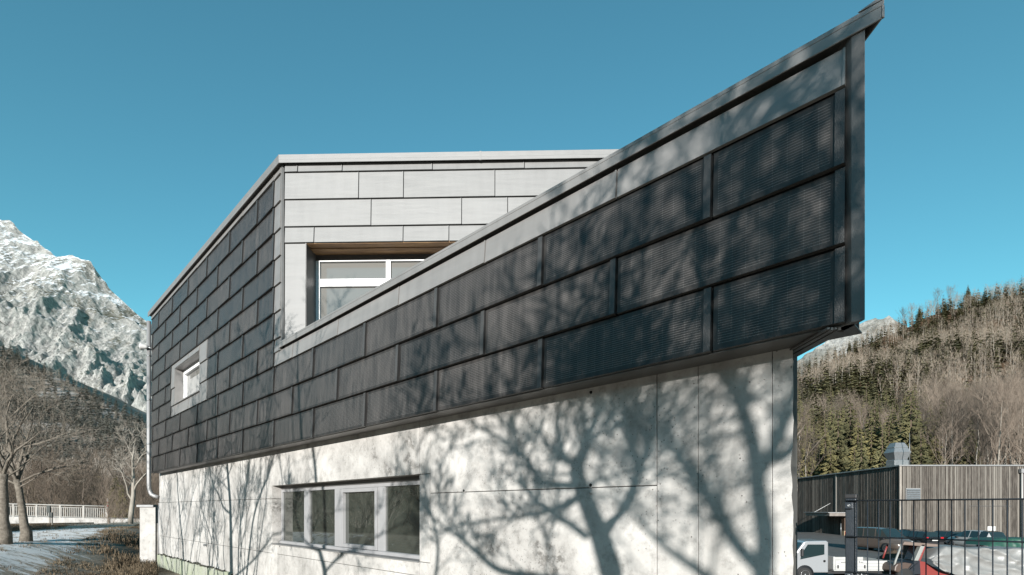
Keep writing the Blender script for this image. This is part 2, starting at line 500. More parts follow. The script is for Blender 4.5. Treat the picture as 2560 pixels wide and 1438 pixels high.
# substructure behind the cladding (dark, closes every joint), left open at the small window
sub = MB()
fbox(sub, U_LEFT+.02, WO0, Z0+.012, 5.30, -.19, -.012)
fbox(sub, WO1, .25, Z0+.012, 5.30, -.19, -.012)
fbox(sub, WO0, WO1, Z0+.012, WOZ0, -.19, -.012); fbox(sub, WO0, WO1, WOZ1, 5.30, -.19, -.012)
fbox(sub, .25, U_RIGHT+.02, Z0+.012, 2.46, -.19, -.012)
sub.build("cladding_substructure", M_DARK, bld)
b = MB(); fbox(b, U_LEFT-.02, U_RIGHT+.03, Z0-.012, Z0-.004, -.205, .004)
b.build("drip_edge", M_ALUD, bld)

# window reveals, frame and pane
sw = MB(); fbox(sw, WO0-.004, WO0+.012, WOZ0, WOZ1, -.30, .014); fbox(sw, WO1-.010, WO1+.006, WOZ0, WOZ1, -.30, .018)
fbox(sw, WO0, WO1, WOZ0-.01, WOZ0+.012, -.30, .045)
fbox(sw, WO0, WO1, WOZ1-.012, WOZ1+.004, -.30, .014)
swin = sw.build("window", M_ALU, bld)
f_ = MB()
def frame_rect(mb, u0, u1, z0, z1, w, d0, d1, m=0):
    fbox(mb, u0, u0+w, z0, z1, d0, d1, m); fbox(mb, u1-w, u1, z0, z1, d0, d1, m)
    fbox(mb, u0+w, u1-w, z0, z0+w, d0, d1, m); fbox(mb, u1-w if False else u0+w, u1-w, z1-w, z1, d0, d1, m)
frame_rect(f_, WO0+.013, WO1-.011, WOZ0+.013, WOZ1-.013, .07, -.24, -.16)
frame_rect(f_, WO0+.10, WO1-.10, WOZ0+.09, WOZ1-.09, .055, -.225, -.14)
f_.build("frame", M_WFRAME, swin, .004)
f_ = MB(); fbox(f_, WO0+.05, WO1-.05, WOZ0+.05, WOZ1-.05, -.215, -.205)
f_.build("pane", M_GLASS2, swin)
f_ = MB()   # pleated pale curtain behind the lower pane shows through as a light cloth
for i in range(14):
    u = WO0+.2+i*.115
    f_.add([F(u, WOZ0+.16, -.2), F(u+.06, WOZ0+.16, -.188), F(u+.115, WOZ0+.16, -.2), F(u, WOZ1-.3, -.2), F(u+.06, WOZ1-.3, -.188), F(u+.115, WOZ1-.3, -.2)], [(0,1,4,3),(1,2,5,4)])
f_.build("curtain", mat("curtain_cloth", (.42, .42, .41), .9), swin)

# corner trim at the end of the upper storey
b = MB(); fbox(b, .258, .285, 2.60, 5.32, -.02, .012); b.build("corner_trim", M_ALUB, bld)

# roof of the upper storey: slab with overhanging metal edge
RW = Vector((1, -0.0228, 0)).normalized()         # along the recessed terrace wall
RN = Vector((-0.0228, -1, 0)).normalized()
R0 = F(.285, 0)
def R(v, z, d=0.0): return R0 + RW*v + RN*d + Vector((0, 0, z))
OV = .075
A = F(-8.72, 0, OV); 
# intersection of the two offset edges
def isect(p, d, q, e):
    t = ((q.x-p.x)*e.y - (q.y-p.y)*e.x) / (d.x*e.y - d.y*e.x); return p + d*t
Q = isect(A, Vector((EX, EY, 0)), R(0, 0, OV), RW)
Bp = R(7.6, 0, OV)
b = MB(); b.prism([(A.x, A.y), (Q.x, Q.y), (Bp.x, Bp.y), (Bp.x, 17.2), (A.x+.1, 17.2)], 5.345, 5.42)
b.build("roof", M_ALUB, bld)
def edge_strip(p, q, n, z0, z1, t):
    mb = MB(); 
    pts = [p, q, q - n*t, p - n*t]
    mb.prism([(w.x, w.y) for w in pts], z0, z1); return mb
nF = Vector((NX, NY, 0))
rest = Q - A
edge_strip(A, Q, nF, 5.295, 5.344, .012).build("roof_edge_flashing", M_ALU, bld)
edge_strip(Q+RW*.002, Bp, RN, 5.297, 5.344, .012).build("roof_edge_flashing", M_ALUB, bld)
# a lap joint in the flashing
lv = R(3.05, 0, OV)
b = MB(); q2 = lv+RW*.03; b.prism([((lv+RN*.003).x, (lv+RN*.003).y), ((q2+RN*.003).x, (q2+RN*.003).y), (q2.x, q2.y+.02), (lv.x, lv.y+.02)], 5.293, 5.424)
b.build("flashing_lap", M_ALUB, bld)

# recessed terrace wall of pale sheets
def rpanel(v0, v1, z0, z1, kind='alub', name="facade_panel"):
    o = place(name, panel_mesh(v1-v0, z1-z0, kind), bld, R(v0, z0) - BL, math.atan2(RW.y, RW.x))
    o["plen"] = v1-v0
def VPX(x): return (x-CXP)/FPX*7.915 - R0.x
V_END = 7.4
def rcourse(z0, z1, js):
    cs = [.035] + [VPX(j) for j in js]
    while cs[-1] + 1.4 < V_END: cs.append(cs[-1]+1.4)
    cs.append(V_END)
    for a, c in zip(cs, cs[1:]): rpanel(a, c, z0, z1)
rcourse(5.19, 5.335, (746, 858, 1083, 1311)); rcourse(4.77, 5.19, (899, 1011, 1238, 1468))
rcourse(4.35, 4.77, (930, 1155.6, 1269.5)); rcourse(4.10, 4.35, (787, 1010, 1124))
WV0, WV1, WT, WBt, SET = VPX(767), VPX(767)+3.4, 4.10, 2.62, .40
rpanel(.035, WV0, 2.30, 4.10); 
def rbox(mb, v0, v1, z0, z1, d0, d1, m=0):
    vs = [R(v0, z0, d1), R(v1, z0, d1), R(v1, z0, d0), R(v0, z0, d0), R(v0, z1, d1), R(v1, z1, d1), R(v1, z1, d0), R(v0, z1, d0)]
    return mb.add(vs, [(3,2,1,0),(4,5,6,7),(0,1,5,4),(1,2,6,5),(2,3,7,6),(3,0,4,7)], m)
for z0, z1 in ((2.30, 2.72), (2.72, 3.14), (3.14, 3.56), (3.56, 3.98), (3.98, 4.10)):
    rpanel(WV1, V_END, z0, z1)
b = MB()
rbox(b, .03, V_END, 4.13, 5.30, -.25, -.012); rbox(b, .03, WV0-.012, 2.2, 4.13, -.45, -.012); rbox(b, WV1+.012, V_END, 2.2, 4.13, -.45, -.012)
rbox(b, WV0, WV1, 2.2, WBt-.02, -.45, -.012)
b.build("terrace_wall_core", M_DARK, bld)
b = MB(); rbox(b, WV0-.012, WV0, WBt, 4.10, -SET-.02, .010); tw = b.build("window", M_ALUD, bld)
b = MB(); rbox(b, WV1, WV1+.012, WBt, 4.10, -SET-.02, .010); b.build("jamb", M_ALUD, tw)
b = MB(); rbox(b, WV0-.012, WV1+.012, WBt-.03, WBt, -SET-.02, .05); b.build("sill", M_ALU, tw)
for i in range(3):
    b = MB(); d1 = -.004-i*.135; rbox(b, WV0+.002, WV1-.002, 4.088-.012*(i % 2), 4.122, d1-.130, d1); b.build("soffit_board", M_WOOD, tw)
# white frame: stiles, mullions, transom, rails
YF = R0.y + SET
def VW(x, d): return (x-CXP)/FPX*(7.92+d) - R0.x
fr = MB()
ms = [VW(801, SET)-.07, VW(967, SET), VW(967, SET)+1.16, VW(967, SET)+2.32]
b = MB(); rbox(b, WV0, WV1, 4.0, 4.088, -SET-.02, -SET+.045); rbox(b, WV0+.001, ms[0], WBt, 4.0, -SET-.02, -SET+.03); b.build("frame_casing", M_ALUD, tw)
for v in ms: rbox(fr, v, v+.072, WBt, 4.0, -SET-.02, -SET+.05)
zt = (HOR-711)/FPX*(7.92+SET)
rails = ((3.985, 4.0), (zt-.06, zt+.06), (WBt, WBt+.10))
for a, c in zip(ms, ms[1:]):
    for z0, z1 in rails: rbox(fr, a+.0725, c-.0005, z0, z1, -SET-.02, -SET+.046)
fr.build("frame", M_WFRAME, tw, .004)
for a, c in zip(ms, ms[1:]):
    b = MB(); rbox(b, a+.05, c+.02, zt+.04, 3.995, -SET-.005, -SET+.002); b.build("pane", M_GLASS2, tw)
    b = MB(); rbox(b, a+.05, c+.02, WBt+.05, zt-.04, -SET-.005, -SET+.002); b.build("pane", M_GLASS2, tw)

# parapet: cap, corner post, inner face, end return
PO, PE = .047, .115
cap = MB()
e_ = Vector((EX, EY, 0)); 
c0 = F(.235, 0, PO); c1 = F(UPX(2211, PO), 0, PO)
inner0 = F(.235, 0, -.33)
capin = isect(inner0, e_, Vector((F(7.80, 0).x - .40, 0, 0)), Vector((0, 1, 0)))
c2 = Vector((c1.x, 7.4, 0)); c3 = Vector((capin.x, 7.4, 0))
cap.prism([(c0.x, c0.y), (c1.x, c1.y), (c2.x, c2.y), (c3.x, c3.y), (capin.x, capin.y), (inner0.x, inner0.y)], 2.545, 2.572)
# fall edges
def fall(p, q, n, z0, z1, t=.010):
    pts = [p, q, q-n*t, p-n*t]; cap.prism([(w.x, w.y) for w in pts], z0, z1)
fall(c0 , c1, nF, 2.481, 2.544)
fall(c1, c2, Vector((1, 0, 0)), 2.483, 2.544)
fall(F(.236, 0, -.33), F(.236, 0, PO), -e_, 2.482, 2.544)
cap.build("parapet_cap", M_ALU, bld, .003)
# upturned tip of the cap at the near corner
b = MB(); t0 = c1; b.add([(c1.x, c1.y, 2.575), (c1.x, c1.y+.10, 2.575), (c1.x-.085, c1.y+.075, 2.575), (c1.x-.012, c1.y+.02, 2.60)], [(0,1,3),(1,2,3),(2,0,3),(0,2,1)])
b.build("cap_tip", M_ALU, bld)
pa, pb = F(7.745, 0, .034), F(7.805, 0, .034)
post = MB(); pc = Vector((pb.x, pb.y+.16, 0)); pd = Vector((pa.x-.02, pc.y, 0))
post.prism([(pa.x, pa.y), (pb.x, pb.y), (pc.x, pc.y), (pd.x, pd.y), ], Z0-.012, 2.50)
post.build("corner_post", M_ALUD, bld, .003)
b = MB(); b.box((pb.x-.05, pc.y+.002, Z0-.02), (pb.x-.006, 8.0, 2.5)); b.build("end_wall_cladding", M_ALUD, bld)
b = MB()
for i in range(4): b.box((pb.x-.075-.020*i, pc.y-.06, Z0-.030+.004*(i % 2)), (pb.x-.061-.020*i, 8.0, Z0-.016))
b.build("end_wall_ventilation_strip", M_ALUD, bld)
b = MB(); s0, s1 = F(.30, 0, -.2), F(7.62, 0, -.2)
b.prism([(s0.x, s0.y), (s1.x, s1.y), (1.60, 3.45), (1.60, 7.9), (-3.3, 7.9)], 2.18, 2.24); b.build("terrace_floor", M_CONC2, bld)
b = MB(); i0, i1 = F(.30, 0, -.192), F(7.60, 0, -.192); j0, j1 = F(.30, 0, -.30), F(7.60, 0, -.30)
b.prism([(i0.x, i0.y), (i1.x, i1.y), (j1.x, j1.y), (j0.x, j0.y)], 2.25, 2.54); b.build("parapet_inner_wall", M_ALU, bld)
b = MB(); b.prism([(1.5, 3.5), (pb.x-.07, 3.3), (pb.x-.07, 8.0), (1.5, 8.0)], 1.02, 1.06); b.build("end_soffit", M_DARK, bld)

# concrete ground floor: slabs between recessed formwork joints
DC = -.21
UC0, UC1 = UPX(398, DC), UPX(1988, DC)
U_A, U_B, U_J1, U_J2, U_J3 = UPX(680, DC), UPX(1048, DC), UPX(1075, DC), UPX(1642, DC), UPX(1745, DC)
ZB, ZJ1, ZJ2, ZT = -1.75, -.76, .17, 1.30
WZB, WZT = -.60, .387
def slab(u0, u1, z0, z1, dd=0.0):
    g = .0035 if u0 < U_J1+.1 else .0018
    mb = MB()
    fbox(mb, u0+g, u1-g, z0+g, z1-g, DC-.30, DC+dd)
    o = mb.build("concrete_panel", M_CONC, bld, .004)
    return o
UL = UPX(692, DC)
um = (UC0+U_A)/2 - .4
r_ = random.Random(5)
for a, c in ((UC0, um), (um, U_A)):
    for z0, z1 in ((ZB, ZJ1), (ZJ1, ZJ2), (ZJ2, ZT)): slab(a, c, z0, z1, r_.uniform(-.003, .0))
slab(U_A, U_B, WZT, ZT, -.001)
slab(U_A, UL, ZB, WZB, -.002); slab(UL, U_B, ZJ1, WZB, 0); slab(UL, U_B, ZB, ZJ1, -.003)
for z0, z1 in ((ZB, WZB), (WZB, WZT), (WZT, ZT)): slab(U_B, U_J1, z0, z1, -.002 if z0 != WZB else -.001)
for a, c, d_ in ((U_J1, U_J2, 0), (U_J2, U_J3, -.002), (U_J3, UC1-.13, -.001)):
    zz = ((ZB, ZJ1), (ZJ1, ZJ2), (ZJ2, ZT)) if a == U_J1 else ((ZB, ZT),)
    for z0, z1 in zz: slab(a, c, z0, z1, d_)
# end wall: rough broken arris towards the camera
mb = MB()
c_out = F(UC1-.13, 0, DC); c_end = F(UC1, 0, DC)
nseg = 60
vs, fs = [], []
for i in range(nseg+1):
    z = ZB + (ZT-ZB)*i/nseg
    j = .006*fbm(z*3.1, 3.0) + .005*fbm(z*14, 7.0)
    if .0 < z < .45: j += .016*max(0, math.sin((z)/.45*math.pi))*(.6+.8*fbm(z*9, 1.0))
    j = max(j, -.005)
    p0, p1 = F(UC1-.127, z, DC-.001), F(UC1-.012-j, z, DC-.001)
    p2 = Vector((c_end.x-.004-j*.4, c_end.y+.03+j, z)); p3 = Vector((c_end.x, 9.0, z)); p4 = Vector((c_end.x-.3, 9.0, z)); p5 = F(UC1-.13, z, DC-.3)
    vs += [p0, p1, p2, p3, p4, p5]
for i in range(nseg):
    for k in range(6): fs.append((i*6+k, i*6+(k+1) % 6, (i+1)*6+(k+1) % 6, (i+1)*6+k))
fs.append((5,4,3,2,1,0)); fs.append(tuple(nseg*6+k for k in range(6)))
mb.add(vs, fs); mb.build("concrete_end_wall", M_CONC, bld)
b = MB(); fbox(b, UC0+.02, U_A-.02, ZB, ZT, DC-.60, DC-.012); fbox(b, U_A-.02, U_B+.02, ZB, WZB-.02, DC-.60, DC-.012); fbox(b, U_A-.02, U_B+.02, WZT+.02, ZT, DC-.60, DC-.012); fbox(b, U_B+.02, UC1-.15, ZB, ZT, DC-.60, DC-.012)
b.build("joint_backing", mat("dark_joint_mortar", (.12, .115, .105), .9), bld)  # dark backing that fills the formwork joints
# left end wall + back
pl = F(UC0+.004, 0, DC-.31)
b = MB(); b.prism([(pl.x, pl.y), (pl.x+.3, pl.y+.02), (-8.6, 17.0), (-8.9, 17.0)], ZB, ZT); b.build("concrete_side_wall", M_CONC, bld)
pl2 = F(U_LEFT+.02, 0, -.2)
b = MB(); b.prism([(pl2.x-.02, pl2.y+.0), (pl2.x+.25, pl2.y), (-9.0, 17.1), (-9.3, 17.1)], 1.31, 5.30); b.build("upper_side_wall", M_ALU, bld)
b = MB(); b.box((-9.2, 16.9, ZB), (4.0, 17.1, 5.3)); b.build("rear_wall", M_CONC, bld)
e2 = R(7.42, 0); b = MB(); b.box((e2.x, e2.y, ZB), (e2.x+.2, 16.88, 5.3)); b.build("far_side_wall", M_CONC, bld)
# footing
b = MB(); n = 40
vs, fs = [], []
for i in range(n+1):
    u = UC0 - .02 + (6.2)*i/n
    zt_ = -1.28 + .03*fbm(u*2.3, 0) + .02*fbm(u*9, 2)
    vs += [F(u, -1.9, DC+.05), F(u, zt_, DC+.045+.01*fbm(u*6, 5)), F(u, zt_+.012, DC+.002)]
for i in range(n):
    for k in range(2): fs.append((i*3+k, (i+1)*3+k, (i+1)*3+k+1, i*3+k+1))
b.add(vs, fs); b.build("footing", M_FOOT, bld)
b = MB(); rr = random.Random(3)
for i in range(150):
    u = UC0 + rr.random()*5.8; z = -1.27+.03*fbm(u*2.3, 0)+rr.uniform(-.01, .02); s = rr.uniform(.008, .03)
    p = F(u, z, DC+.03+rr.uniform(-.02, .02))
    b.lathe([(s*.3, -s*.6), (s, -s*.2), (s*.7, s*.5), (.001, s*.8)], p, (rr.uniform(-.4, .4), rr.uniform(-.4, .4), 1), 5)
tag(b.build("rubble_line", mat("dark_rubble", (.06, .06, .045), .95), bld), kind="stuff")
# formwork tie holes
for x, y in ((1477, 1213), (1478, 981), (1160, 1227), (1477, 1232), (700, 1366), (612, 1250)):
    u = UPX(x, DC); Y = F(u, 0, DC).y; z = (HOR-y)/FPX*Y
    mb = MB(); p = F(u, z, DC); n3 = nF
    rr_ = .016 if y != 1232 else .012
    mb.lathe([(rr_*1.5, -.004), (rr_*1.5, .0035), (rr_*1.05, .005), (rr_*.95, .002)], p, n3, 14, 0)
    mb.lathe([(rr_*.85, -.004), (rr_*.8, .0056)], p, n3, 12, 1)
    mb.build("tie_hole", [M_CONC, M_DARK if y != 1232 else M_CONC], bld)
mb = MB(); p = F(UPX(518, DC), -.80, DC); mb.lathe([(.025, -.02), (.025, .07), (.018, .075)], p, nF, 10); mb.build("drain_spout", M_PIPE, bld)

# long window in the concrete
DW = DC-.15
gw = MB(); fbox(gw, U_A+.004, U_B-.004, WZB-.008, WZB+.006, DC-.16, DC+.012); gwin = gw.build("window", M_ALUB, bld)
def UW(x): return UPX(x, DW)
fr = MB()
HB = WZT-.058
frame_rect(fr, U_A+.006, U_B-.006, WZB+.008, HB, .045, DW-.06, DW)
shade_strip = MB(); fbox(shade_strip, U_A+.004, U_B-.004, HB+.002, WZT+.002, DW-.06, DW-.012); shade_strip.build("head_board", M_ALUD, gwin)  # dark strip standing for the lintel's shade on the frame top
for xa, xb, dd in ((760, 772, .0), (839.7, 855, .02), (945, 961, .0)):
    fbox(fr, UW(xa), UW(xb), WZB+.0535, HB-.0455, DW-.06, DW+dd)
# opening sash
frame_rect(fr, UW(855)+.002, UW(945)-.002, WZB+.056, HB-.048, .052, DW-.05, DW+.022)
fbox(fr, U_A+.01, U_B-.01, WZB+.007, WZB+.05, DW+.0005, DW+.03)
fr.build("frame", M_GFRAME, gwin, .004)
for xa, xb in ((700, 766), (766, 846), (850, 952), (952, 1049)):
    b = MB(); fbox(b, UW(xa)+.02, UW(xb)-.02, WZB+.045, HB-.035, DW-.035, DW-.028); b.build("pane", M_GLASS, gwin)
# interior block behind panes so no light leaks
b = MB(); fbox(b, U_A, U_B, WZB-.02, WZT+.02, DC-.62, DC-.55); b.build("room_wall", M_DARK, bld)

# downpipe at the far corner
pipe = MB(); X_, Y_ = -10.17, 14.35
pz = lambda y: (HOR-y)/FPX*Y_
pipe.tube([(X_, Y_, 5.25), (X_, Y_, pz(1215)), (X_+.02, Y_, pz(1228)), (X_+.07, Y_, pz(1236)), (X_+.15, Y_, pz(1240)), (X_+.26, Y_+.0, pz(1243))], .052, 12)
pipe.tube([(X_+.165, Y_+.22, pz(1258)), (X_+.165, Y_+.22, -1.7)], .05, 10)
dp = pipe.build("downpipe", M_PIPE, bld)
b = MB()
for y in (890, 1000, 1110): b.tube([(X_, Y_, pz(y)-.02), (X_, Y_, pz(y)+.02)], .058, 12)
b.build("pipe_clip", M_STEEL, dp)
b = MB(); b.tube([(X_+.12, Y_+.22, .12), (X_+.3, Y_+.22, .10)], .045, 8); b.build("pipe_elbow", mat("rusty_pipe", (.16, .10, .07), .7), dp)

# floodlight on the far corner
fl = empty("wall_floodlight", (-10.12, 14.25, (HOR-868)/FPX*14.25), 0, "small white floodlight fixed high on the far left corner of the building", "lamp")
b = MB(); c = Vector(fl.location)
b.lathe([(.02, .02), (.06, -.02), (.085, -.14), (.10, -.16)], c+Vector((-.02, 0, 0)), (1, .15, -.1), 14); b.build("lamp_shade", M_WHITE, fl)
b = MB(); b.tube([c+Vector((-.02, 0, 0)), c+Vector((.06, .03, -.02)), c+Vector((.14, .12, -.03))], .018, 8); b.build("bracket", M_STEEL, fl)

# low white wall beside the building
gw_ = empty("garden_wall", (-10.35, 14.9, -1.7), 0, "short white rendered wall with grey metal coping left of the concrete corner", "wall")
yw = 14.75
x0, x1 = (349-CXP)/FPX*yw, (391-CXP)/FPX*yw
b = MB(); b.box((x0, yw, -1.9), (x1-.03, yw+.35, .045)); b.build("wall_body", M_CONC2, gw_, .01)
b = MB(); b.box((x0-.06, yw-.05, .047), (x1-.06, yw+.40, .112)); b.build("coping", M_PIPE, gw_, .006)
b = MB(); b.box((x1-.025, yw+.05, -1.9), (x1+.10, yw+.30, -.42)); b.build("stub_pillar", mat("dark_stained_concrete", (.16, .155, .14), .9, 0, .3, (.30, .29, .27), 6), gw_, .01)

# ------------------------------------------------------------------ ground
def path_dist(x, y):
    """signed closeness to the snowy track; centre line in plan"""
    pts = [(-6.5, 2.0), (-10.4, 8.5), (-14.6, 15.5), (-19.5, 24.0), (-25.5, 33.0), (-30.0, 40.0)]
    best = 1e9
    for (ax, ay), (bx, by) in zip(pts, pts[1:]):
        dx, dy = bx-ax, by-ay
        t = max(0, min(1, ((x-ax)*dx+(y-ay)*dy)/(dx*dx+dy*dy)))
        best = min(best, math.hypot(x-ax-t*dx, y-ay-t*dy))
    return best

def ground_z(x, y):
    """one continuous terrain: terrace by the building, raised path on the left, car park lower on the right, valley floor beyond"""
    z = -1.62
    w = sstep(0, 3.2, -x - (6.6+.255*y)) if y > 0 else sstep(0, 4, -x-6.6)
    z += .72*w
    if -60 < x < 0 and 0 < y < 80:
        z += .05*fbm(x*.35, y*.35, 1.0)*min(1, w+.3) + .02*fbm(x*1.7, y*1.7, 4.0)
        bank = math.exp(-((x+15.5)**2/10 + (y-19.5)**2/9)); z += .16*bank
    # river under the footbridge
    r = sstep(-30.5, -34.5, x)*math.exp(-((y-44.0)/5.0)**4); z -= 1.5*r
    z -= .62*sstep(-21, -27, x)*sstep(27, 34, y)*(1-sstep(60, 75, y))*(1-sstep(1.5, 3.5, path_dist(x, y)))*0 + .55*sstep(-25.5, -28.5, x)*sstep(28, 36, y)*(1-r)
    # drop to the car park
    p = sstep(2.6, 4.6, x + .55*(y-3.5)*0 + .0) * sstep(3.6, 7.5, y)
    z += (-3.5 - z)*p
    # far valley floor
    f = sstep(75, 160, y); z += (-6.0 - z)*f
    return z

def axis(lo, hi, fine_lo, fine_hi, step, grow=1.18):
    a = list(np.arange(fine_lo, fine_hi, step))
    s, x = step, fine_lo
    while x > lo: s *= grow; x -= s; a.insert(0, x)
    s, x = step, a[-1]
    while x < hi: s *= grow; x += s; a.append(x)
    return a
gx = axis(-6000, 6000, -34, 8, .42, 1.13); gy = axis(-300, 6000, -2, 48, .40, 1.12)
vs = [(x, y, ground_z(x, y)) for y in gy for x in gx]
nx = len(gx)
fs = [(j*nx+i, j*nx+i+1, (j+1)*nx+i+1, (j+1)*nx+i) for j in range(len(gy)-1) for i in range(nx-1)]

def ground_material():
    m = bpy.data.materials.new("winter_ground"); m.use_nodes = True
    N, L = m.node_tree.nodes, m.node_tree.links
    p = N["Principled BSDF"]; p.inputs["Roughness"].default_value = .92; p.inputs["Specular IOR Level"].default_value = .2
    tc = N.new("ShaderNodeTexCoord"); V = tc.outputs["Object"]
    def nz(s, det=8, r=.65):
        n = N.new("ShaderNodeTexNoise"); n.inputs["Scale"].default_value = s; n.inputs["Detail"].default_value = det; n.inputs["Roughness"].default_value = r
        L.new(V, n.inputs["Vector"]); return n.outputs["Fac"]
    def nzs(s, det, r):
        mp = N.new("ShaderNodeMapping"); mp.inputs["Scale"].default_value = (.55, 1.5, 1); mp.inputs["Rotation"].default_value = (0, 0, .35); L.new(V, mp.inputs["Vector"])
        n = N.new("ShaderNodeTexNoise"); n.inputs["Scale"].default_value = s; n.inputs["Detail"].default_value = det; n.inputs["Roughness"].default_value = r
        L.new(mp.outputs[0], n.inputs["Vector"]); return n.outputs["Fac"]
    def mr(f, a, b):
        n = N.new("ShaderNodeMapRange"); n.inputs[1].default_value = a; n.inputs[2].default_value = b; L.new(f, n.inputs[0]); return n.outputs[0]
    def mix(f, a, b):
        n = N.new("ShaderNodeMix"); n.data_type = 'RGBA'; L.new(f, n.inputs[0])
        for i, c in ((6, a), (7, b)):
            if isinstance(c, tuple): n.inputs[i].default_value = (*ka(c, .75 if min(c) > .7 else KA), 1)
            else: L.new(c, n.inputs[i])
        return n.outputs[2]
    at = N.new("ShaderNodeAttribute"); at.attribute_name = "cover"
    sp = N.new("ShaderNodeSeparateColor"); L.new(at.outputs["Color"], sp.inputs[0])
    soil = mix(mr(nz(2.5), .35, .65), (.115, .085, .055), (.19, .15, .10))
    soil = mix(mr(nz(14), .5, .62), soil, (.06, .045, .03))
    grit_bounce = mix(mr(nz(9), .4, .6), (.46, .38, .29), (.64, .54, .43))  # kept light and warm so it also bounces light onto the facade
    c = mix(sp.outputs[1], soil, grit_bounce)
    asp = mix(mr(nz(1.2), .35, .65), (.15, .145, .14), (.20, .195, .185))
    c = mix(sp.outputs[2], c, asp)
    sn = math_node(N, L, 'ADD', sp.outputs[0], math_node(N, L, 'MULTIPLY', math_node(N, L, 'SUBTRACT', nzs(2.6, 12, .8), .5), 3.0))
    c = mix(mr(sn, .52, .72), c, (.88, .86, .84))
    L.new(c, p.inputs["Base Color"])
    b = N.new("ShaderNodeBump"); b.inputs["Strength"].default_value = .35; b.inputs["Distance"].default_value = .04
    L.new(nz(7, 10, .75), b.inputs["Height"]); L.new(b.outputs[0], p.inputs["Normal"])
    return m
mb = MB(); mb.add(vs, fs, 0, True)
gr = tag(mb.build("ground", ground_material()), kind="structure")
ca = gr.data.color_attributes.new("cover", 'FLOAT_COLOR', 'POINT')
buf = []
for x, y, z in vs:
    snow = grit_bounce = asp = 0.0
    if x < -3 and y > 0:
        d = path_dist(x, y)
        grit_bounce = 1-sstep(1.6, 2.6, d)
        snow = (1-sstep(.9, 2.3, d))*.52*(1-sstep(19, 26, y)) + .22*sstep(-9.5, -12, x)*(1-sstep(24, 40, y))*(1-.3*sstep(1.5, 3, d))
        if y < 13: snow *= sstep(7.5, 11, y)*.9+.1
    if y < 13 and x > -9.5: grit_bounce = max(grit_bounce, sstep(-9.5, -7.5, x))  # unseen ground by the facade made pale to bounce warm light
    asp = sstep(3.2, 5.2, x)*sstep(4.5, 9, y)*(1-sstep(95, 110, y))
    buf += [snow, grit_bounce, asp, 1]
ca.data.foreach_set("color", buf)

# pale painted lines and a snow bank on the car park
b = MB()
for i in range(6):
    xx = 34 + i*2.6
    b.add([(xx, 43.0, -3.494), (xx+.12, 43.0, -3.494), (xx+.32, 49, -3.494), (xx+.20, 49, -3.494)], [(0,1,2,3)])
tag(b.build("parking_line_markings", mat("road_paint", (.6, .6, .58), .8)), kind="structure")
# stream
b = MB(); b.add([(-120, 42.0, -2.12), (-33, 42.0, -2.12), (-33, 47.5, -2.12), (-120, 47.5, -2.12)], [(0,1,2,3)])
tag(b.build("stream_water", mat("stream_water", (.03, .04, .035), .08, 0, .6, bump=.25, bscale=6)), kind="structure")

# ------------------------------------------------------------------ mountains and hills
def terrain(name, xs, ys, fn, material, smooth=True):
    n = len(xs)
    v = [fn(x, y) for y in ys for x in xs]
    f = [(j*n+i, j*n+i+1, (j+1)*n+i+1, (j+1)*n+i) for j in range(len(ys)-1) for i in range(n-1)]
    m_ = MB(); m_.add(v, f, 0, smooth)
    return tag(m_.build(name, material), kind="structure")

def interp(tab, x):
    if x <= tab[0][0]: return tab[0][1] + (x-tab[0][0])*(tab[1][1]-tab[0][1])/(tab[1][0]-tab[0][0])
    for (a, b_), (c, d) in zip(tab, tab[1:]):
        if x <= c: return b_ + (d-b_)*(x-a)/(c-a)
    return tab[-1][1] + (x-tab[-1][0])*(tab[-1][1]-tab[-2][1])/(tab[-1][0]-tab[-2][0])

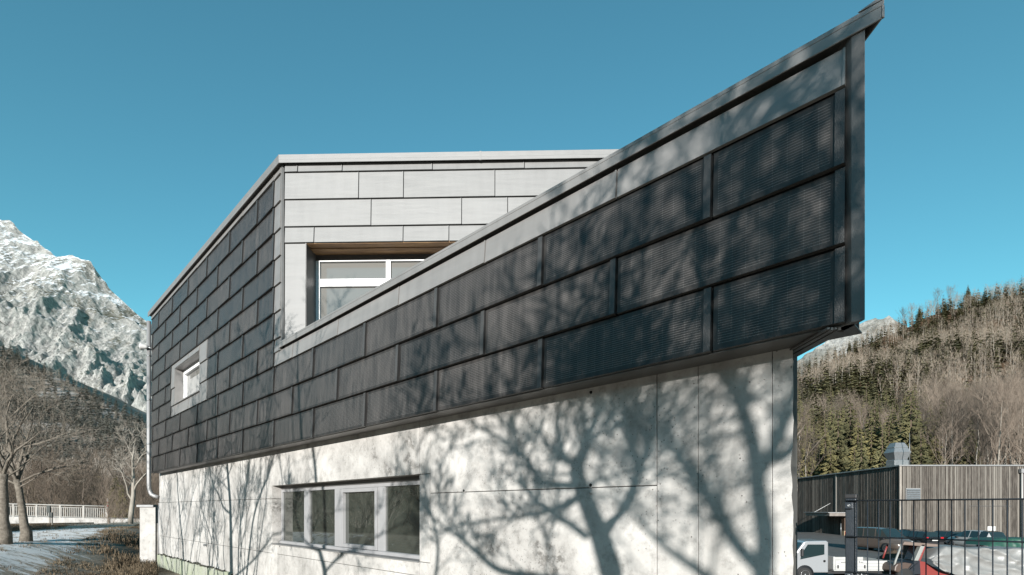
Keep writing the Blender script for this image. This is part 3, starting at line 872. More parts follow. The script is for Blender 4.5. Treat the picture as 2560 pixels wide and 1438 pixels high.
def rock_material(name, snow_lo, snow_hi, snow_amt, veg=1.0):
    m = bpy.data.materials.new(name); m.use_nodes = True
    N, L = m.node_tree.nodes, m.node_tree.links
    p = N["Principled BSDF"]; p.inputs["Roughness"].default_value = .95; p.inputs["Specular IOR Level"].default_value = .1
    tc = N.new("ShaderNodeTexCoord"); V = tc.outputs["Object"]; ge = N.new("ShaderNodeNewGeometry")
    def nz(s, det=10, r=.68, st=None):
        n = N.new("ShaderNodeTexNoise"); n.inputs["Scale"].default_value = s; n.inputs["Detail"].default_value = det; n.inputs["Roughness"].default_value = r
        v = V
        if st:
            mp = N.new("ShaderNodeMapping"); mp.inputs["Scale"].default_value = st[:3]; mp.inputs["Rotation"].default_value = st[3]; L.new(V, mp.inputs["Vector"]); v = mp.outputs[0]
        L.new(v, n.inputs["Vector"]); return n.outputs["Fac"]
    def mr(f, a, b, c=0, d=1):
        n = N.new("ShaderNodeMapRange"); n.inputs[1].default_value = a; n.inputs[2].default_value = b; n.inputs[3].default_value = c; n.inputs[4].default_value = d
        L.new(f, n.inputs[0]); return n.outputs[0]
    def mix(f, a, b):
        n = N.new("ShaderNodeMix"); n.data_type = 'RGBA'; L.new(f, n.inputs[0])
        for i, c in ((6, a), (7, b)):
            if isinstance(c, tuple): n.inputs[i].default_value = (*ka(c, .75 if min(c) > .7 else KA), 1)
            else: L.new(c, n.inputs[i])
        return n.outputs[2]
    MN = lambda op, a, b=None: math_node(N, L, op, a, b)
    sp = N.new("ShaderNodeSeparateXYZ"); L.new(V, sp.inputs[0])
    sn = N.new("ShaderNodeSeparateXYZ"); L.new(ge.outputs["Normal"], sn.inputs[0])
    rock = mix(mr(nz(.012), .35, .65), (.70, .68, .65), (.50, .485, .465))  # rock tones paled to stand in for distance haze
    rock = mix(mr(nz(.05, 10, .75), .48, .62), rock, (.30, .292, .285))
    alt = MN('ADD', sp.outputs[2], MN('MULTIPLY', MN('SUBTRACT', nz(.004), .5), 500.0))
    # dwarf pine and grass on the gentler ledges below the snow line
    vg = MN('MULTIPLY', mr(nz(.0045, 8), .50, .58), mr(sn.outputs[2], .40, .62)); vg = MN('MULTIPLY', vg, veg)
    rock = mix(vg, rock, (.16, .155, .12))
    st = nz(.011, 12, .72, (1.0, 1.0, 2.4, (0, .55, 0)))
    fine = nz(.07, 10, .78)
    s = MN('ADD', mr(alt, snow_lo, snow_hi, -1.3, .05), MN('ADD', MN('MULTIPLY', MN('SUBTRACT', st, .5), 2.6), MN('ADD', MN('MULTIPLY', MN('SUBTRACT', fine, .5), 2.0), mr(sn.outputs[2], .38, .80, -1.0, .75))))
    c = mix(MN('MULTIPLY', mr(s, -.05, .25), snow_amt), rock, (.82, .84, .88))
    L.new(c, p.inputs["Base Color"])
    b = N.new("ShaderNodeBump"); b.inputs["Strength"].default_value = 1.0; b.inputs["Distance"].default_value = 14.0
    L.new(nz(.035, 12, .75), b.inputs["Height"]); L.new(b.outputs[0], p.inputs["Normal"])
    return m

# snowy massif, left: crest about three kilometres off
MY = 3200.0
sky_tab = [(-160, 470), (0, 553), (22, 556), (46, 574), (85, 601), (100, 615), (115, 628), (140, 641), (195, 645), (228, 660), (245, 682), (270, 718), (300, 745), (340, 782), (372, 806), (460, 880), (560, 960), (760, 1050), (1000, 1120)]
crest = [((x-CXP)/FPX*MY, (HOR-y)/FPX*MY) for x, y in sky_tab]
def ridged(x, y, z, o=6):
    a, f, s, w = 1.0, 1.0, 0.0, 1.0
    for _ in range(o):
        n = 1-abs(mnoise.noise(Vector((x*f, y*f, z+f)))*1.6); n = max(n, 0); n *= n*w
        s += a*n; w = min(1, n*1.6); a *= .5; f *= 2.03
    return s
def massif(x, y):
    cz = interp(crest, x)
    t = (y-1150)/(MY-1150)                   # 0 foot .. 1 crest
    if t <= 1:
        tt = max(0, t)
        prof = .10*tt + .90*tt**1.35 if tt < 1 else 1
        # pale buttress in front of the crest
        z = cz*prof
        k = math.sin(math.pi*min(1, max(0, tt)))
        g = ridged(x/620+3.1, y/900, 2.0+cz*0, 6)-.75
        g2 = ridged((x+.35*y)/170, y/620, 9.0, 5)-.75
        g3 = ridged((x-.25*y)/70, y/190, 4.0, 4)-.7
        z += k*(125*g + 70*g2 + 40*g3 + 17*(ridged(x/26, y/60, 6.0, 3)-.7))
        bx = math.exp(-((x+1560)/330)**2) * math.exp(-((y-2050)/300)**2)
        z += 330*bx
        z += (1-k)*18*(ridged(x/120, y/120, 5.0, 5)-.7)
    else:
        z = cz - (y-MY)*.7
    return (x, y, max(z, -40))
xs = [-3350+i*7 for i in range(0, 340)]; ys = [1100+i*8.5 for i in range(0, 255)]
terrain("mountain", xs, ys, massif, rock_material("snowy_limestone", 700, 1350, .95), False)

# rocky summit seen past the near end of the building, right
RY = 1700.0
rt = [(1850, 990), (1990, 900), (2080, 846), (2120, 822), (2160, 803), (2190, 795), (2222, 790), (2234, 800), (2255, 812), (2330, 850), (2480, 900), (2600, 940)]
rcrest = [((x-CXP)/FPX*RY, (HOR-y)/FPX*RY) for x, y in rt]
def summit(x, y):
    cz = interp(rcrest, x); t = (y-900)/(RY-900)
    if t <= 1:
        tt = max(t, 0); k = math.sin(math.pi*tt)
        z = cz*tt**1.1 + k*60*(ridged(x/160, y/300, 3.0, 6)-.75) + 6*(ridged(x/50, y/60, 1.0, 4)-.7)
    else: z = cz-(y-RY)*.8
    return (x, y, max(z, -40))
terrain("rocky_summit", [600+i*9 for i in range(150)], [880+i*12 for i in range(76)], summit, rock_material("pale_limestone", 500, 900, .5, .5), False)

# wooded hill, right
def hill_z(x, y):
    t = (y-78)/(455-78)
    rz = 127 + (x-253)*.345 + 9*fbm(x*.012, 3.0) - 12*sstep(335, 270, x)*sstep(300, 430, y)
    tt = max(0, min(1.25, t))
    k = math.sin(math.pi*min(1, tt))
    z = -5 + (rz+5)*(tt if tt <= 1 else 1-(tt-1)*.6)**1.0 + k*14*fbm(x*.011, y*.011, 2.0) + 3*fbm(x*.05, y*.05, 5.0)*k
    return max(z, -8)
M_LEAF = mat("leaf_litter", (.16, .085, .05), .95, 0, .1, (.10, .06, .04), .5, lo=.4, hi=.6, bump=.6, bscale=1.5)
terrain("hill", [-40+i*8 for i in range(90)], [70+i*6 for i in range(84)], lambda x, y: (x, y, hill_z(x, y)), mat("hill_ground", (.15, .095, .06), .95, 0, .1, (.30, .27, .23), .035, lo=.55, hi=.68, bump=.8, bscale=.3))

# wooded foothill, left
ft = [(-260, 740), (0, 862), (60, 900), (130, 936), (200, 968), (280, 1012), (340, 1046), (400, 1075), (560, 1130), (800, 1190)]
FY = 640.0
fcrest = [((x-CXP)/FPX*FY, (HOR-y)/FPX*FY) for x, y in ft]
def foot_z(x, y):
    cz = interp(fcrest, x); t = (y-85)/(FY-85); tt = max(0, min(1.3, t)); k = math.sin(math.pi*min(1, tt))
    z = -4 + (cz+4)*(tt if tt <= 1 else 1-(tt-1)*.4) + k*16*fbm(x*.008, y*.008, 8.0) + k*4*fbm(x*.04, y*.04, 1.0)
    return max(z, -8)
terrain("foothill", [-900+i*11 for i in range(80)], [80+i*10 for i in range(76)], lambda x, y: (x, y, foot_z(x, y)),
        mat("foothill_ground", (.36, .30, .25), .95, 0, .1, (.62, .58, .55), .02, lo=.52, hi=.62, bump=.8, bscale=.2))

# ------------------------------------------------------------------ trees
def varied_leaf(name, c1, c2, scale=.35):
    m = mat(name, c1, .85, 0, .15, c2, scale, detail=3, rand=.28)
    N, L = m.node_tree.nodes, m.node_tree.links
    return m
M_NEEDLE = varied_leaf("spruce_needles", (.19, .172, .082), (.08, .082, .042))
M_NEEDLE2 = varied_leaf("pine_needles", (.215, .185, .08), (.105, .10, .046))
M_TWIG = mat("bare_twigs", (.27, .215, .165), .9, 0, .15, (.19, .15, .12), .6, rand=.22)
M_TWIG2 = mat("grey_beech_twigs", (.31, .25, .20), .9, 0, .15, (.19, .152, .122), .6, rand=.25)
M_BARK = mat("grey_bark", (.52, .475, .41), .9, 0, .2, (.28, .25, .21), 2.2, stretch=(3, 3, .8), bump=.6, bscale=12)
M_BARK2 = mat("maple_bark", (.30, .265, .22), .9, 0, .2, (.15, .13, .105), 5, stretch=(2, 2, 3), bump=.8, bscale=18)
M_SPRUCEBARK = mat("spruce_bark", (.17, .13, .10), .95, 0, .1)

def conifer_mesh(mb_t, mb_c, H, seed, whorls=15, per=8, width=.20, low=False):
    r = random.Random(seed)
    mb_t.tube([(0, 0, -1), (0, 0, H*.5), (0, 0, H)], [H*.016, H*.010, H*.002], 5)
    for w in range(whorls):
        f = w/(whorls-1)
        z = H*(.10+.88*f**.92)
        L0 = H*width*(1-f)**.85 + H*.012
        n = per if f < .7 else max(4, per-3)
        a0 = r.random()*6.28
        for k in range(n):
            if r.random() < .10: continue
            a = a0 + 6.283*k/n + r.uniform(-.35, .35)
            L_ = L0*r.uniform(.65, 1.2)
            ca, sa = math.cos(a), math.sin(a)
            zz = z + r.uniform(-.3, .3)*H/whorls
            drop = L_*r.uniform(.25, .5)
            wd = L_*(r.uniform(.28, .42) if low else r.uniform(.15, .26))
            px_, py_ = -sa, ca
            tip = (ca*L_, sa*L_, zz-drop+.12*L_)
            m1 = .45+r.uniform(-.1, .1); m2 = .78
            P = lambda t, s, dz: (ca*L_*t+px_*s, sa*L_*t+py_*s, zz-drop*(t**1.3)*1.0+dz)
            if low:
                vsx = [P(.05, 0, 0), P(m1, wd, -.12*L_), P(1, 0, 0), P(m1, -wd, -.12*L_)]
                mb_c.add(vsx, [(0, 1, 2), (0, 2, 3)])
            else:
                vsx = [P(.02, 0, .04*L_), P(.35, wd*.55, -.16*L_), P(.5, wd*.30, -.02*L_), P(.62, wd, -.22*L_), P(.78, wd*.35, -.02*L_), P(1.0, 0, .03*L_),
                       P(.78, -wd*.35, -.02*L_), P(.62, -wd, -.22*L_), P(.5, -wd*.30, -.02*L_), P(.35, -wd*.55, -.16*L_), P(.55, 0, .03*L_), P(.6, 0, -.30*L_)]
                mb_c.add(vsx, [(0, 1, 2, 10), (2, 3, 4, 10), (4, 5, 10), (5, 6, 10), (6, 7, 8, 10), (8, 9, 0, 10), (0, 11, 5)])

def bare_mesh(mb_t, mb_c, H, seed, low=False, spread=.5, crown_from=.35, twig=1.0, trunk_r=.016, n_limb=16, kids=7):
    """a leafless broadleaf: tapering trunk, rising limbs, branches and fine twigs"""
    r = random.Random(seed)
    pts, x, y = [], 0.0, 0.0
    for i in range(7):
        pts.append(Vector((x, y, -1 + (H+1)*i/6*.92))); x += r.uniform(-.02, .02)*H; y += r.uniform(-.02, .02)*H
    rad = [H*trunk_r*(1-i/6*.88) for i in range(7)]
    mb_t.tube(pts, rad, 6 if not low else 4, cap=False)
    def at(f):
        q = f*6; i = min(5, int(q)); return pts[i].lerp(pts[i+1], q-i)
    def twigs(p, d, L_, rr, depth):
        q = p + d*L_*.5 + Vector((r.uniform(-.1, .1), r.uniform(-.1, .1), .06))*L_
        e = p + d*L_ + Vector((0, 0, .10*L_))
        if low:
            s = Vector((r.uniform(-1, 1), r.uniform(-1, 1), r.uniform(-.4, .4)))*rr
            mb_c.add([p-s, p+s, e], [(0, 1, 2)])
        else:
            mb_c.tube([p, q, e], [rr, rr*.7, rr*.25], 3, cap=False, smooth=False)
        if depth == 0: return
        for _ in range(kids if depth > 1 else max(3, kids-2)):
            t = r.uniform(.25, 1.0)
            b0 = p.lerp(e, t)
            v = Vector((r.gauss(0, 1), r.gauss(0, 1), r.gauss(0.25, .7))).normalized()
            nd = (d*1.0 + v*.75 + Vector((0, 0, .18))).normalized()
            twigs(b0, nd, L_*r.uniform(.35, .6), max(rr*.5, .010*twig), depth-1)
    for k in range(n_limb):
        f = crown_from + (1-crown_from)*(k+r.random())/n_limb
        f = min(f, .98)
        a = k*2.4 + r.uniform(-.5, .5)
        d = Vector((math.cos(a)*spread, math.sin(a)*spread, 1-spread*.6+r.uniform(-.15, .2))).normalized()
        L_ = H*(.42*(1-f)+.13)*r.uniform(.75, 1.2)
        twigs(at(f), d, L_, H*trunk_r*.42*(1-f*.6), 1 if low else 2)

def kind_meshes(tag_, fn, n, mats, **kw):
    out = []
    for i in range(n):
        a, c = MB(), MB(); fn(a, c, 1.0*kw.get('H', 20), 100+i*17+len(tag_), **{k: v for k, v in kw.items() if k != 'H'})
        out.append((a.mesh(tag_+"_trunk", mats[0]), c.mesh(tag_+"_crown", mats[1])))
    return out
K_SPRUCE = kind_meshes("spruce", conifer_mesh, 4, (M_SPRUCEBARK, M_NEEDLE), H=22, whorls=27, per=13, width=.17)
K_PINE = kind_meshes("pine", conifer_mesh, 3, (M_SPRUCEBARK, M_NEEDLE2), H=18, whorls=20, per=13, width=.24)
K_BEECH = kind_meshes("beech", bare_mesh, 5, (M_BARK, M_TWIG2), H=20, spread=.40, crown_from=.48, twig=1.6, trunk_r=.011, n_limb=16, kids=7)
K_BUSH = kind_meshes("thicket", bare_mesh, 5, (M_TWIG2, M_TWIG), H=9, spread=.5, crown_from=.10, twig=1.0, trunk_r=.009, n_limb=20, kids=7)

def put_tree(kind, var, loc, s, rz, name, label, group):
    t = empty(name, loc, rz, label, "tree", group)
    t.scale = (s, s, s*RNG.uniform(.92, 1.12))
    a = bpy.data.objects.new("trunk", kind[var][0]); c = bpy.data.objects.new("crown", kind[var][1])
    for o in (a, c): COL.objects.link(o); o.parent = t
    return t

def lod_soup(items, name, mats):
    """many far trees joined into one object; items: (low mesh arrays, x, y, z, scale, rot, material index)"""
    V, Fc, Mi = [], [], []
    off = 0
    for (va, fa), x, y, z, s, a, mi in items:
        ca, sa = math.cos(a), math.sin(a)
        R_ = np.array([[ca, -sa, 0], [sa, ca, 0], [0, 0, 1]])*s
        V.append(va @ R_.T + np.array([x, y, z])); Fc.append(fa+off); off += len(va)
        Mi.append(np.full(len(fa), mi, dtype=np.int32))
    V = np.concatenate(V).astype(np.float32); Fc = np.concatenate(Fc).astype(np.int32); Mi = np.concatenate(Mi)
    me = bpy.data.meshes.new(name)
    me.vertices.add(len(V)); me.vertices.foreach_set("co", V.ravel())
    me.loops.add(len(Fc)*3); me.loops.foreach_set("vertex_index", Fc.ravel())
    me.polygons.add(len(Fc)); me.polygons.foreach_set("loop_start", np.arange(0, len(Fc)*3, 3, dtype=np.int32))
    me.polygons.foreach_set("material_index", Mi)
    for m in mats: me.materials.append(m)
    me.update(calc_edges=True); me.validate()
    o = bpy.data.objects.new(name, me); COL.objects.link(o)
    return o

def tri_arrays(mb_):
    fa = []
    for f in mb_.f:
        for i in range(1, len(f)-1): fa.append((f[0], f[i], f[i+1]))
    return np.array([tuple(p) for p in mb_.v], dtype=np.float64), np.array(fa, dtype=np.int64)
LOW_SPRUCE, LOW_BEECH = [], []
for i in range(5):
    a, c = MB(), MB(); conifer_mesh(a, c, 20, 900+i, whorls=11, per=7, width=.19, low=True); LOW_SPRUCE.append(tri_arrays(c))
    a, c = MB(), MB(); bare_mesh(a, c, 18, 950+i, low=True, spread=.45, crown_from=.3, twig=9, trunk_r=.012, n_limb=16, kids=7)
    LOW_BEECH.append((tri_arrays(c), tri_arrays(a)))
def far_mat(name, c1, c2, sc): return mat(name, c1, .9, 0, .1, c2, sc, detail=2, lo=.3, hi=.7)
M_FARN = far_mat("far_conifers", (.29, .26, .135), (.11, .108, .06), .09)
M_FARB = far_mat("far_bare_crowns", (.44, .36, .285), (.26, .21, .17), .07)
M_FARN2 = far_mat("foothill_conifers", (.38, .35, .29), (.16, .16, .14), .05)  # foothill copies paler and greyer: distance haze put into the colour
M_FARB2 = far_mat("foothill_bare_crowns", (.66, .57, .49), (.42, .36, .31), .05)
M_FART = mat("far_trunks", (.42, .37, .31), .9)

def conifer_share(x, y):
    n = fbm(x*.02, y*.02, 11.0)
    a = x/y
    base = .82 if a < .76 else .82-.26*sstep(.76, .86, a)
    if y < 200: base -= .50*sstep(.76, .84, a)
    if y > 300: base -= .22
    return base + .8*n

def sector(n, y0, y1, a0, a1, seed, mind):
    """random points in a wedge of the view, roughly mind metres apart"""
    r = random.Random(seed); pts = []; grid = {}
    tries = 0
    while len(pts) < n and tries < n*30:
        tries += 1
        y = math.sqrt(r.uniform(y0*y0, y1*y1)); x = y*r.uniform(a0, a1)
        d = mind(y)
        key = (int(x/d), int(y/d))
        ok = True
        for i in (-1, 0, 1):
            for j in (-1, 0, 1):
                for q in grid.get((key[0]+i, key[1]+j), ()):
                    if (q[0]-x)**2+(q[1]-y)**2 < d*d*.8: ok = False; break
        if ok: pts.append((x, y)); grid.setdefault(key, []).append((x, y))
    return pts

pts = sector(2600, 84, 470, .50, 1.10, 21, lambda y: 4.6)
pts.sort(key=lambda p: p[1])
r = random.Random(4)
far_items, near_n = [], {'c': 0, 'b': 0}
LBL_C = "dark olive conifer among the trees of the right hillside wood"
LBL_B = "leafless grey-brown broadleaf tree in the right hillside wood"
for x, y in pts:
    z = hill_z(x, y)
    con = r.random() < conifer_share(x, y)
    in_view = .545 < x/y < 1.02
    s = r.uniform(.75, 1.15) * (1 if y < 390 else .78)
    if in_view and con and near_n['c'] < 140 and y < 330:
        near_n['c'] += 1
        k = K_SPRUCE if r.random() < .7 else K_PINE
        put_tree(k, r.randrange(len(k)), (x, y, z), s*.95, r.random()*6.28, "conifer_tree", LBL_C, "conifers on the right hillside")
    elif in_view and not con and near_n['b'] < 150 and y < 240:
        near_n['b'] += 1
        put_tree(K_BEECH, r.randrange(5), (x, y, z), s, r.random()*6.28, "bare_tree", LBL_B, "bare trees on the right hillside")
    else:
        if con: far_items.append((LOW_SPRUCE[r.randrange(5)], x, y, z, s, r.random()*6.28, 0))
        else:
            a, t_ = LOW_BEECH[r.randrange(5)]; w = r.random()*6.28
            far_items.append((a, x, y, z, s, w, 1)); far_items.append((t_, x, y, z, s, w, 2))
tag(lod_soup(far_items, "hillside_wood", [M_FARN, M_FARB, M_FART]), "dense mixed wood of bare and conifer trees covering the right hill", "wood", kind="stuff")
# trees standing free on the skyline
for x, y, k, v, s, lb in ((2258, 850, K_BEECH, 0, .95, "pinkish bare tree on the skyline, leftmost of the ridge trees"),
                       (2283, 838, K_BEECH, 1, 1.05, "tall thin bare tree on the skyline beside the lone conifer"),
                       (2299, 815, K_SPRUCE, 1, .72, "lone dark conifer standing free on the skyline"),
                       (2345, 800, K_BEECH, 2, 1.1, "broad bare tree on the ridge, left one of the paired crowns"),
                       (2378, 785, K_BEECH, 3, 1.15, "broad bare tree on the ridge, right one of the paired crowns"),
                       (2420, 760, K_SPRUCE, 2, 1.0, "dark conifer on the ridge just right of the broad bare crowns")):
    Y = 452; X = (x-CXP)/FPX*Y
    put_tree(k, v, (X, Y, hill_z(X, Y)-1), s, v*1.3, "ridge_tree", lb, "trees on the right skyline")

# foothill wood, left
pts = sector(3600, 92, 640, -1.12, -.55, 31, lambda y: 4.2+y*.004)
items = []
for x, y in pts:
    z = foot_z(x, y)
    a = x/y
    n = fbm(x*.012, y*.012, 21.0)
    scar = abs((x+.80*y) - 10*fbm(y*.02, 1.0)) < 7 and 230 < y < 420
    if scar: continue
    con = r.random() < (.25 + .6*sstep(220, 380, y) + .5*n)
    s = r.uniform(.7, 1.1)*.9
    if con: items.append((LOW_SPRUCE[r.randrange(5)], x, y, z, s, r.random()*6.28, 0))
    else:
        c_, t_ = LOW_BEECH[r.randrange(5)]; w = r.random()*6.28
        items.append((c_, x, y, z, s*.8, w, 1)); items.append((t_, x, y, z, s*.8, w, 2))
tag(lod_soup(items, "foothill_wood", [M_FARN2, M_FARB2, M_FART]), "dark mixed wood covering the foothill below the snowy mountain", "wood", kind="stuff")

# unseen slope added behind the viewpoint to cut low sky light, below the sun
def sky_block_slope(x, y):
    d = math.hypot(x, y)
    t = min(1, max(0, (d-230)/420)); a = math.atan2(x, -y)
    return (x, y, -8 + 105*t*t*(3-2*t)*(1+.25*fbm(a*3, 2.0)) + 5*t*fbm(x*.03, y*.03))
vb, fb = [], []
na, nr = 72, 16
for j in range(nr):
    for i in range(na+1):
        a = math.radians(-104 + 208*i/na); d = 225+j*32
        vb.append(sky_block_slope(math.sin(a)*d, -math.cos(a)*d))
for j in range(nr-1):
    for i in range(na): fb.append((j*(na+1)+i, j*(na+1)+i+1, (j+1)*(na+1)+i+1, (j+1)*(na+1)+i))
mb = MB(); mb.add(vb, fb, 0, True)
tag(mb.build("sky_block_slope", mat("sky_block_brown", (.11, .09, .06), .95, 0, .1, (.20, .16, .11), .03)), kind="structure")

# ------------------------------------------------------------------ timber hall across the car park
GZ = -3.5
def board_material(name, c1, c2, c3):
    m = bpy.data.materials.new(name); m.use_nodes = True
    N, L = m.node_tree.nodes, m.node_tree.links
    p = N["Principled BSDF"]; p.inputs["Roughness"].default_value = .85; p.inputs["Specular IOR Level"].default_value = .2
    tc = N.new("ShaderNodeTexCoord"); at = N.new("ShaderNodeAttribute"); at.attribute_name = "tone"
    def nz(sc, st, det=8):
        mp = N.new("ShaderNodeMapping"); mp.inputs["Scale"].default_value = st; L.new(tc.outputs["Object"], mp.inputs["Vector"])
        n = N.new("ShaderNodeTexNoise"); n.inputs["Scale"].default_value = sc; n.inputs["Detail"].default_value = det; n.inputs["Roughness"].default_value = .7
        L.new(mp.outputs[0], n.inputs["Vector"]); return n.outputs["Fac"]
    def mr(f, a, b):
        n = N.new("ShaderNodeMapRange"); n.inputs[1].default_value = a; n.inputs[2].default_value = b; L.new(f, n.inputs[0]); return n.outputs[0]
    def mix(f, a, b):
        n = N.new("ShaderNodeMix"); n.data_type = 'RGBA'; L.new(f, n.inputs[0])
        for i, c in ((6, a), (7, b)):
            if isinstance(c, tuple): n.inputs[i].default_value = (*ka(c, .62), 1)
            else: L.new(c, n.inputs[i])
        return n.outputs[2]
    c = mix(mr(nz(2.4, (3, 3, .35)), .34, .56), c1, c2)
    c = mix(math_node(N, L, 'MULTIPLY', mr(nz(3.5, (5, 5, 1.6), 3), .64, .70), .8), c, (.045, .035, .028))
    c = mix(math_node(N, L, 'MULTIPLY', at.outputs["Fac"], .75), c, c3)
    L.new(c, p.inputs["Base Color"])
    return m
M_BOARD = board_material("weathered_larch_boards", (.165, .145, .125), (.066, .057, .049), (.33, .305, .27))
hall = empty("timber_hall", (43.0, 56.8, GZ), 0, "flat-roofed hall clad in weathered grey-brown vertical boards behind the parked cars", "building")
HT = 4.86
SD = Vector((.09, 1, 0)).normalized()      # along the side wall
def boards(origin, along, out, length, pitch, z0, z1, seed, lightp):
    """vertical boards with cover strips, joined: each is only a few pixels wide in the photograph"""
    r = random.Random(seed); mb = MB(); tones = []
    n = int(length/pitch)
    for i in range(n):
        t0, t1 = i*pitch, (i+1)*pitch-.006
        for (a, b_, d0, d1) in ((t0+.045, t1-.0, -.03, r.uniform(.0, .006)), (t0, t0+.055, -.03, .028+r.uniform(0, .008))):
            P = lambda t, d, z: origin + along*t + out*d + Vector((0, 0, z))
            mb.add([P(a, d1, z0), P(b_, d1, z0), P(b_, d0, z0), P(a, d0, z0), P(a, d1, z1), P(b_, d1, z1), P(b_, d0, z1), P(a, d0, z1)],
                   [(0,1,5,4),(1,2,6,5),(3,0,4,7),(4,5,6,7)])
            tn = r.random()**3*.6 if r.random() > lightp else r.uniform(.6, 1)
            tones += [tn]*8
    return mb, tones
def boards_build(name, args):
    mb, tones = boards(*args)
    o = mb.build(name, M_BOARD, hall)
    at = o.data.attributes.new("tone", 'FLOAT', 'POINT'); at.data.foreach_set("value", tones)
    return tag(o, kind="stuff")
Hc = Vector((43.0, 56.8, 0))
boards_build("wall_boards", (Hc + Vector((.02, 0, 0)), Vector((1, 0, 0)), Vector((0, -1, 0)), 24, .24, GZ, HT-.15, 1, .16))
boards_build("wall_boards", (Hc + SD*24.3, -SD, Vector((-1, .09, 0)).normalized(), 24.2, .30, GZ, HT-.15, 2, .05))
far = Hc + SD*24.3
b = MB(); b.prism([(Hc.x+.05, Hc.y+.05), (67, Hc.y+.05), (67, far.y), (far.x+.05, far.y)], GZ, HT-.16); b.build("hall_core", mat("hall_core_timber", (.06, .05, .042), .9), hall)
b = MB(); b.prism([(Hc.x-.18, Hc.y-.15), (67.2, Hc.y-.15), (67.2, far.y+.1), (far.x-.18, far.y+.1)], HT-.14, HT); b.build("roof", M_PIPE, hall)
b = MB(); b.box((Hc.x-.06, Hc.y-.05, GZ), (Hc.x+.16, Hc.y+.06, HT-.15)); b.build("corner_board", mat("silvered_board", (.46, .42, .37), .85, 0, .2, (.3, .27, .24), 3, stretch=(3, 3, .4)), hall)
b = MB(); q = Hc+SD*13.0; b.box((q.x-.08, q.y-.05, -1.2), (q.x+.02, q.y+.12, HT-.15)); b.build("joint_board", mat("pale_joint_board", (.40, .37, .33), .85), hall)
# louvred vent
lv = MB(); x0, x1 = (2266-CXP)/FPX*56.7, (2300-CXP)/FPX*56.7; z0, z1 = (HOR-1250)/FPX*56.7, (HOR-1222)/FPX*56.7
lv.box((x0-.06, 56.70, z0-.06), (x1+.06, 56.76, z1+.06)); lo = lv.build("louvre_vent", M_PIPE, hall)
for i in range(6):
    zz = z0 + (z1-z0)*(i+.1)/6
    b = MB(); b.add([(x0, 56.60, zz), (x1, 56.60, zz), (x1, 56.69, zz+.16), (x0, 56.69, zz+.16), (x0, 56.62, zz-.02), (x1, 56.62, zz-.02)], [(0,1,2,3),(0,4,5,1)]); b.build("louvre_slat", M_STEEL, lo)
# rainwater pipe with hopper at the right
xp = (2554-CXP)/FPX*56.6
b = MB(); b.tube([(xp, 56.55, GZ), (xp, 56.55, HT-.9)], .09, 10); dpp = b.build("downpipe", mat("pale_pipe", (.55, .54, .52), .5), hall)
b = MB(); b.box((xp-.22, 56.36, HT-.92), (xp+.4, 56.70, HT-.45)); b.build("rainwater_hopper", M_PIPE, dpp, .03)
# small door opening line on the front
b = MB(); xa, xb = (2425-CXP)/FPX*56.7, (2530-CXP)/FPX*56.7; b.box((xa, 56.74, (HOR-1266)/FPX*56.7), (xb, 56.765, (HOR-1264.6)/FPX*56.7)); b.build("door_head_flashing", M_ALUD, hall)
# entrance canopy on the side wall
cq = Hc + SD*9.5
b = MB(); o_ = Vector((-1, .09, 0)).normalized()
def hp(t, d): w = Hc+SD*t+o_*d; return (w.x, w.y)
b.prism([hp(9.0, .03), hp(15.5, .03), hp(15.5, 2.9), hp(9.0, 2.9)], -.95, -.55); cn = b.build("canopy", mat("canopy_fascia", (.33, .30, .27), .7, 0, .3, (.24, .21, .19), 2), hall, .02)
b = MB(); b.prism([hp(8.9, .02), hp(15.6, .02), hp(15.6, 3.1), hp(8.9, 3.1)], -.548, -.46); b.build("canopy_roof_sheet", M_PIPE, cn)
w0 = Hc+SD*14.5+o_*2.2; w1 = Hc+SD*14.5+o_*.05
b = MB(); b.tube([(w0.x, w0.y, -.5), (w1.x, w1.y, .75)], .03, 6); b.build("stay_rod", M_WHITE, cn)
b = MB(); b.prism([hp(10.1, .04), hp(10.8, .04), hp(10.8, .5), hp(10.1, .5)], -2.9, -.96); b.build("door_pier", mat("oiled_door_timber", (.10, .055, .03), .6), hall)
b = MB(); b.prism([hp(10.1, .04), hp(10.8, .04), hp(10.8, .52), hp(10.1, .52)], GZ, -2.9); b.build("pier_base", mat("pale_oak", (.5, .36, .22), .7), hall)
b = MB(); b.prism([hp(8.6, .035), hp(10.0, .035), hp(10.0, .06), hp(8.6, .06)], GZ, -.96); b.build("glass_door", glass_material("door_glass", (.10, .10, .085), 1.5), hall)
b = MB(); b.tube([hp(9.4, 1.3)+(GZ,), hp(9.4, 1.3)+(-1.9,)], .05, 8); sp_ = b.build("bin_post", M_STEEL, hall)
# roof extract hood: two stacked hexagonal galvanised sections
vc = Vector(((2243-CXP)/FPX*60, 60.0, HT))
kz = lambda y: (HOR-y)/FPX*60
hood = empty("roof_vent_hood", (vc.x, vc.y, HT), 0, "galvanised hexagonal extract hood standing on the hall roof", "vent")
def hexring(z, wx, wy): return [(vc.x-wx, vc.y-wy, z), (vc.x+wx, vc.y-wy, z), (vc.x+wx, vc.y+wy, z), (vc.x-wx, vc.y+wy, z)]
def loft(rings, name, m, par, bev=.01):
    mb = MB(); v = [p for r_ in rings for p in r_]; n = len(rings[0]); f = []
    for i in range(len(rings)-1):
        for k in range(n): f.append((i*n+k, i*n+(k+1) % n, (i+1)*n+(k+1) % n, (i+1)*n+k))
    f.append(tuple(range(n-1, -1, -1))); f.append(tuple((len(rings)-1)*n+k for k in range(n)))
    mb.add(v, f); return mb.build(name, m, par, bev)
loft([hexring(HT-.02, .80, .7), hexring(kz(1152), .82, .7), hexring(kz(1150), .72, .6)], "hood_base", M_STEEL, hood)
